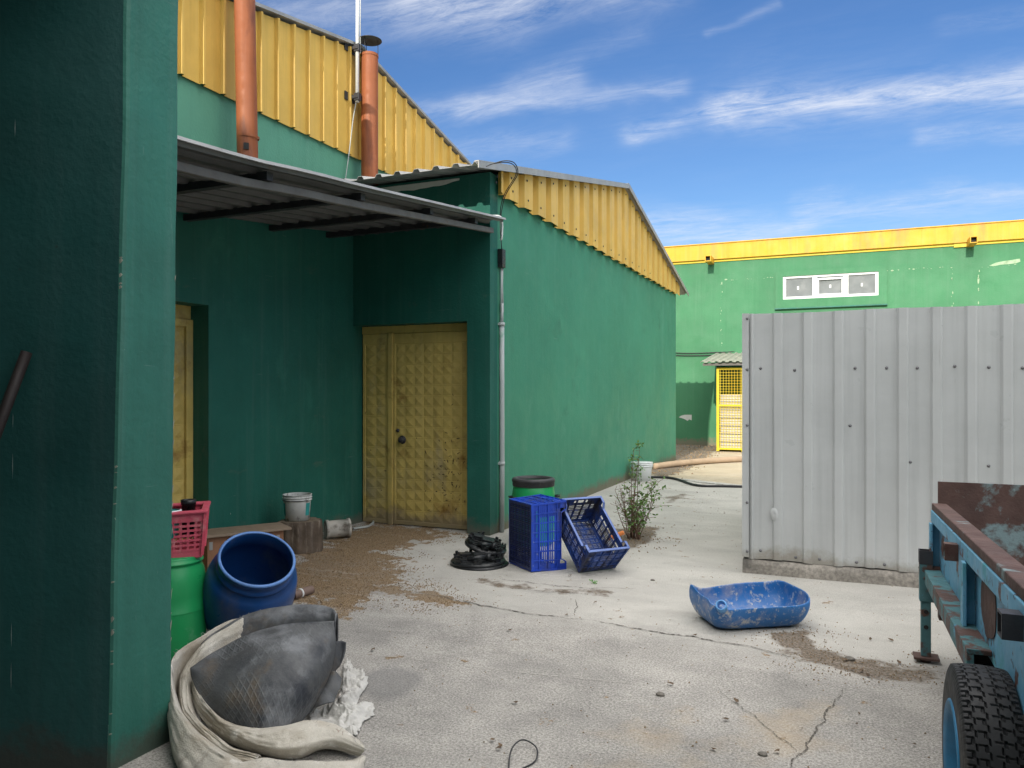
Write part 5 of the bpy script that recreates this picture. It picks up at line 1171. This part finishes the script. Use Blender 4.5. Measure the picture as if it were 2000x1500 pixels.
# outer lobe: ground silhouette -> swollen side -> ridge -> valley
cloth('outer_fold', [
    [(520, 1330, 4.45), (440, 1330, 4.3), (370, 1340, 4.05), (336, 1345, 3.82), (331, 1400, 3.60), (334, 1440, 3.46), (343, 1490, 3.28), (380, 1560, 3.04), (470, 1590, 2.95)],
    [(510, 1240, 4.38), (440, 1250, 4.26), (376, 1290, 4.02), (334, 1310, 3.80), (328, 1360, 3.58), (332, 1415, 3.42), (345, 1475, 3.22), (392, 1530, 3.02), (470, 1560, 2.93)],
    [(503, 1203, 4.26), (445, 1216, 4.17), (385, 1252, 3.99), (338, 1281, 3.80), (333, 1335, 3.59), (345, 1385, 3.43), (375, 1432, 3.26), (425, 1480, 3.09), (480, 1515, 2.98)],
    [(503, 1212, 4.20), (447, 1226, 4.12), (386, 1260, 3.96), (343, 1292, 3.80), (340, 1345, 3.62), (358, 1395, 3.46), (390, 1432, 3.31), (436, 1468, 3.18), (490, 1500, 3.08)],
    [(504, 1300, 4.16), (449, 1310, 4.12), (389, 1350, 3.98), (356, 1385, 3.86), (358, 1425, 3.70), (378, 1460, 3.52), (408, 1490, 3.38), (450, 1515, 3.26), (498, 1535, 3.16)]], 110, 40, .010, 6)
cloth('middle_fold', [
    [(470, 1290, 4.1), (410, 1310, 3.98), (352, 1345, 3.86), (350, 1380, 3.70), (362, 1410, 3.54), (395, 1450, 3.38), (440, 1480, 3.27), (500, 1500, 3.18)],
    [(474, 1214, 4.10), (405, 1252, 3.94), (368, 1295, 3.84), (352, 1335, 3.72), (362, 1385, 3.56), (392, 1425, 3.42), (436, 1462, 3.30), (500, 1484, 3.22)],
    [(476, 1222, 4.06), (408, 1262, 3.90), (376, 1305, 3.80), (366, 1340, 3.70), (374, 1385, 3.57), (402, 1422, 3.44), (444, 1455, 3.33), (505, 1478, 3.25)],
    [(478, 1270, 4.02), (410, 1300, 3.88), (382, 1335, 3.79), (376, 1365, 3.71), (386, 1400, 3.60), (412, 1435, 3.47), (452, 1465, 3.36), (510, 1485, 3.28)]], 100, 34, .009, 8, 3)
cloth('inner_fold', [
    [(372, 1350, 3.74), (380, 1378, 3.66), (398, 1410, 3.56), (424, 1438, 3.47), (467, 1460, 3.38), (513, 1474, 3.34), (547, 1480, 3.33), (581, 1480, 3.33), (640, 1462, 3.38), (700, 1478, 3.34)],
    [(374, 1330, 3.73), (382, 1365, 3.64), (404, 1395, 3.54), (434, 1420, 3.44), (470, 1440, 3.35), (513, 1455, 3.30), (550, 1458, 3.28), (600, 1452, 3.30), (655, 1448, 3.34), (709, 1466, 3.32)],
    [(378, 1316, 3.73), (386, 1352, 3.65), (406, 1382, 3.56), (430, 1404, 3.48), (462, 1418, 3.42), (505, 1427, 3.38), (550, 1420, 3.38), (603, 1413, 3.42), (655, 1418, 3.42), (706, 1452, 3.36)],
    [(381, 1320, 3.76), (390, 1356, 3.69), (410, 1386, 3.61), (432, 1406, 3.54), (464, 1420, 3.49), (506, 1429, 3.46), (552, 1422, 3.47), (605, 1415, 3.52), (655, 1419, 3.52), (702, 1448, 3.42)],
    [(384, 1375, 3.78), (394, 1410, 3.70), (415, 1410, 3.62), (436, 1430, 3.55), (466, 1445, 3.50), (508, 1450, 3.48), (553, 1448, 3.50), (605, 1435, 3.56), (650, 1430, 3.60), (690, 1440, 3.50)]], 120, 44, .008, 8, 6)
cloth('front_fold', [
    [(390, 1610, 2.88), (480, 1600, 2.90), (560, 1590, 2.92), (640, 1575, 2.96), (690, 1545, 3.04), (712, 1505, 3.18)],
    [(400, 1560, 2.90), (480, 1545, 2.94), (560, 1535, 2.96), (640, 1525, 2.99), (690, 1512, 3.06), (716, 1480, 3.22)],
    [(440, 1500, 3.02), (483, 1488, 3.06), (547, 1486, 3.08), (637, 1488, 3.08), (692, 1490, 3.12), (712, 1476, 3.26)],
    [(445, 1505, 3.12), (490, 1494, 3.14), (550, 1490, 3.16), (637, 1490, 3.18), (690, 1488, 3.22), (706, 1476, 3.32)],
    [(450, 1500, 3.24), (495, 1498, 3.26), (552, 1495, 3.28), (635, 1490, 3.28), (680, 1485, 3.30), (700, 1480, 3.34)]], 90, 34, .010, 9, 9)
# frayed threads on the torn hems
rt = random.Random(21); mb = MB()
for (u0, v0, t0, u1, v1, t1, n_) in ((470, 1212, 4.2, 515, 1199, 4.28, 60), (390, 1250, 3.98, 450, 1220, 4.15, 26), (338, 1283, 3.8, 372, 1260, 3.95, 14), (610, 1412, 3.42, 708, 1455, 3.34, 26), (483, 1489, 3.06, 640, 1489, 3.08, 20)):
    for k in range(n_):
        f = rt.random(); p = P(u0 + (u1 - u0) * f, v0 + (v1 - v0) * f, t0 + (t1 - t0) * f); q = [p]
        d = Vector((rt.gauss(0, 1), rt.gauss(0, 1), rt.uniform(-.2, 1.4))).normalized()
        for i in range(4): d = (d + Vector((rt.gauss(0, .5), rt.gauss(0, .5), rt.gauss(0, .4)))).normalized(); q.append(q[-1] + d * rt.uniform(.004, .011))
        mb.tube(q, .0009, 3, cap=False)
mb.build('frayed_threads', m_plastic, sk, world=True)
# crumpled film to the right
tp = thing('torn_plastic', 'crumpled torn translucent plastic film right of the rubber mat', 'plastic film', tuple(G(680, 1400)))
pl = [(640, 1400), (655, 1372), (668, 1340), (672, 1305), (680, 1290), (692, 1308), (712, 1318), (718, 1340), (704, 1362), (700, 1378), (726, 1378), (729, 1400), (712, 1412), (704, 1425), (696, 1440), (680, 1436), (650, 1420), (610, 1412), (606, 1396)]
cen = G(668, 1392); rows = []; NR, NA = 60, 240; ring = cr([G(*p) for p in pl + [pl[0]]], NA)
for i in range(NR):
    f = i / (NR - 1); row = []
    for k, q in enumerate(ring):
        ff = f * (1 + (.10 * noise.noise(Vector((k * .3, 0, 0))) + .05 * noise.noise(Vector((k * .9, 0, 0)))) * f ** 4); p = cen.lerp(q, ff)
        rid = abs(noise.noise(Vector((p.x * 9, p.y * 9, 1)))); rid2 = abs(noise.noise(Vector((p.x * 22, p.y * 22, 4))))
        rid3 = abs(noise.noise(Vector((p.x * 48, p.y * 48, 2)))); hgt = (.065 * (1 - rid * 2.6) + .035 * (1 - rid2 * 2.6) + .015 * (1 - rid3 * 2)) * (1 - f ** 2 * .9) * (.55 + .6 * noise.noise(Vector((p.x * 3, p.y * 3, 9)))) + .008
        row.append(Vector((p.x, p.y, max(hgt, .007))))
    rows.append(row)
mb = MB(); mb.grid(rows); mb.build('film', m_plastic, tp, world=True, solid=.002)
# small stones and leaves on the slab
for i, (u, v, s, lb) in enumerate([(1660, 1289, .022, 'small dark stone on the pale concrete below the blue tub'), (1500, 1181, .014, 'tiny pebble left of the blue tub'), (1290, 1358, .018, 'pale pebble on the rough concrete in mid yard'), (1490, 1475, .016, 'dark pebble near the bottom edge of the yard')]):
    p = G(u, v) if not (1380 < u < 1560 and v < 1240) else G(1275, 1134); mb = MB(); rr = random.Random(i + 50); vs = []
    mb.lathe([(0, 0), (s, .1 * s), (s * .9, .6 * s), (s * .4, .95 * s), (0, s)], 9, Matrix.Rotation(i, 4, 'Z')); mb.v = [Vector((v_.x * (1.4 + .2 * noise.noise(v_ * 90)), v_.y * (1 + .3 * noise.noise(v_ * 70)), v_.z)) for v_ in mb.v]
    o = mb.build('stone', m_block); o.location = p; tag(o, lb if i != 1 else 'tiny pebble on pale concrete left of the blue tub', 'stone')
mb = MB(); rl = random.Random(4)
zones = [(570, 1080, 800, 1190, 34), (1180, 1030, 1300, 1075, 22), (1560, 1245, 1850, 1330, 16), (620, 1200, 1800, 1480, 20), (900, 1050, 1450, 1230, 10), (1290, 955, 1440, 1010, 14), (560, 1060, 700, 1100, 14)]
for (u0, v0, u1, v1, n_) in zones:
    for k in range(n_):
        p = G(rl.uniform(u0, u1), rl.uniform(v0, v1)); a = rl.uniform(0, 6.28); s_ = rl.uniform(.007, .022); d = Vector((math.cos(a), math.sin(a), 0)); e = Vector((-d.y, d.x, 0)); z = .009
        c = [p + d * i * s_ + e * j * s_ + Vector((0, 0, z + kz * s_)) for i, j, kz in ((-1, 0, .1), (-.3, -.45, .35), (.5, -.35, .1), (1, .1, .5), (.3, .5, .3), (-.5, .4, 0))]
        mb.add(c, [tuple(range(6))])
tag(mb.build('dry_leaf_litter', mat('dry leaf litter', (.12, .08, .05), .85, var=.5, vs=20)), 'scattered dry leaf bits over the concrete', 'litter', kind='stuff')
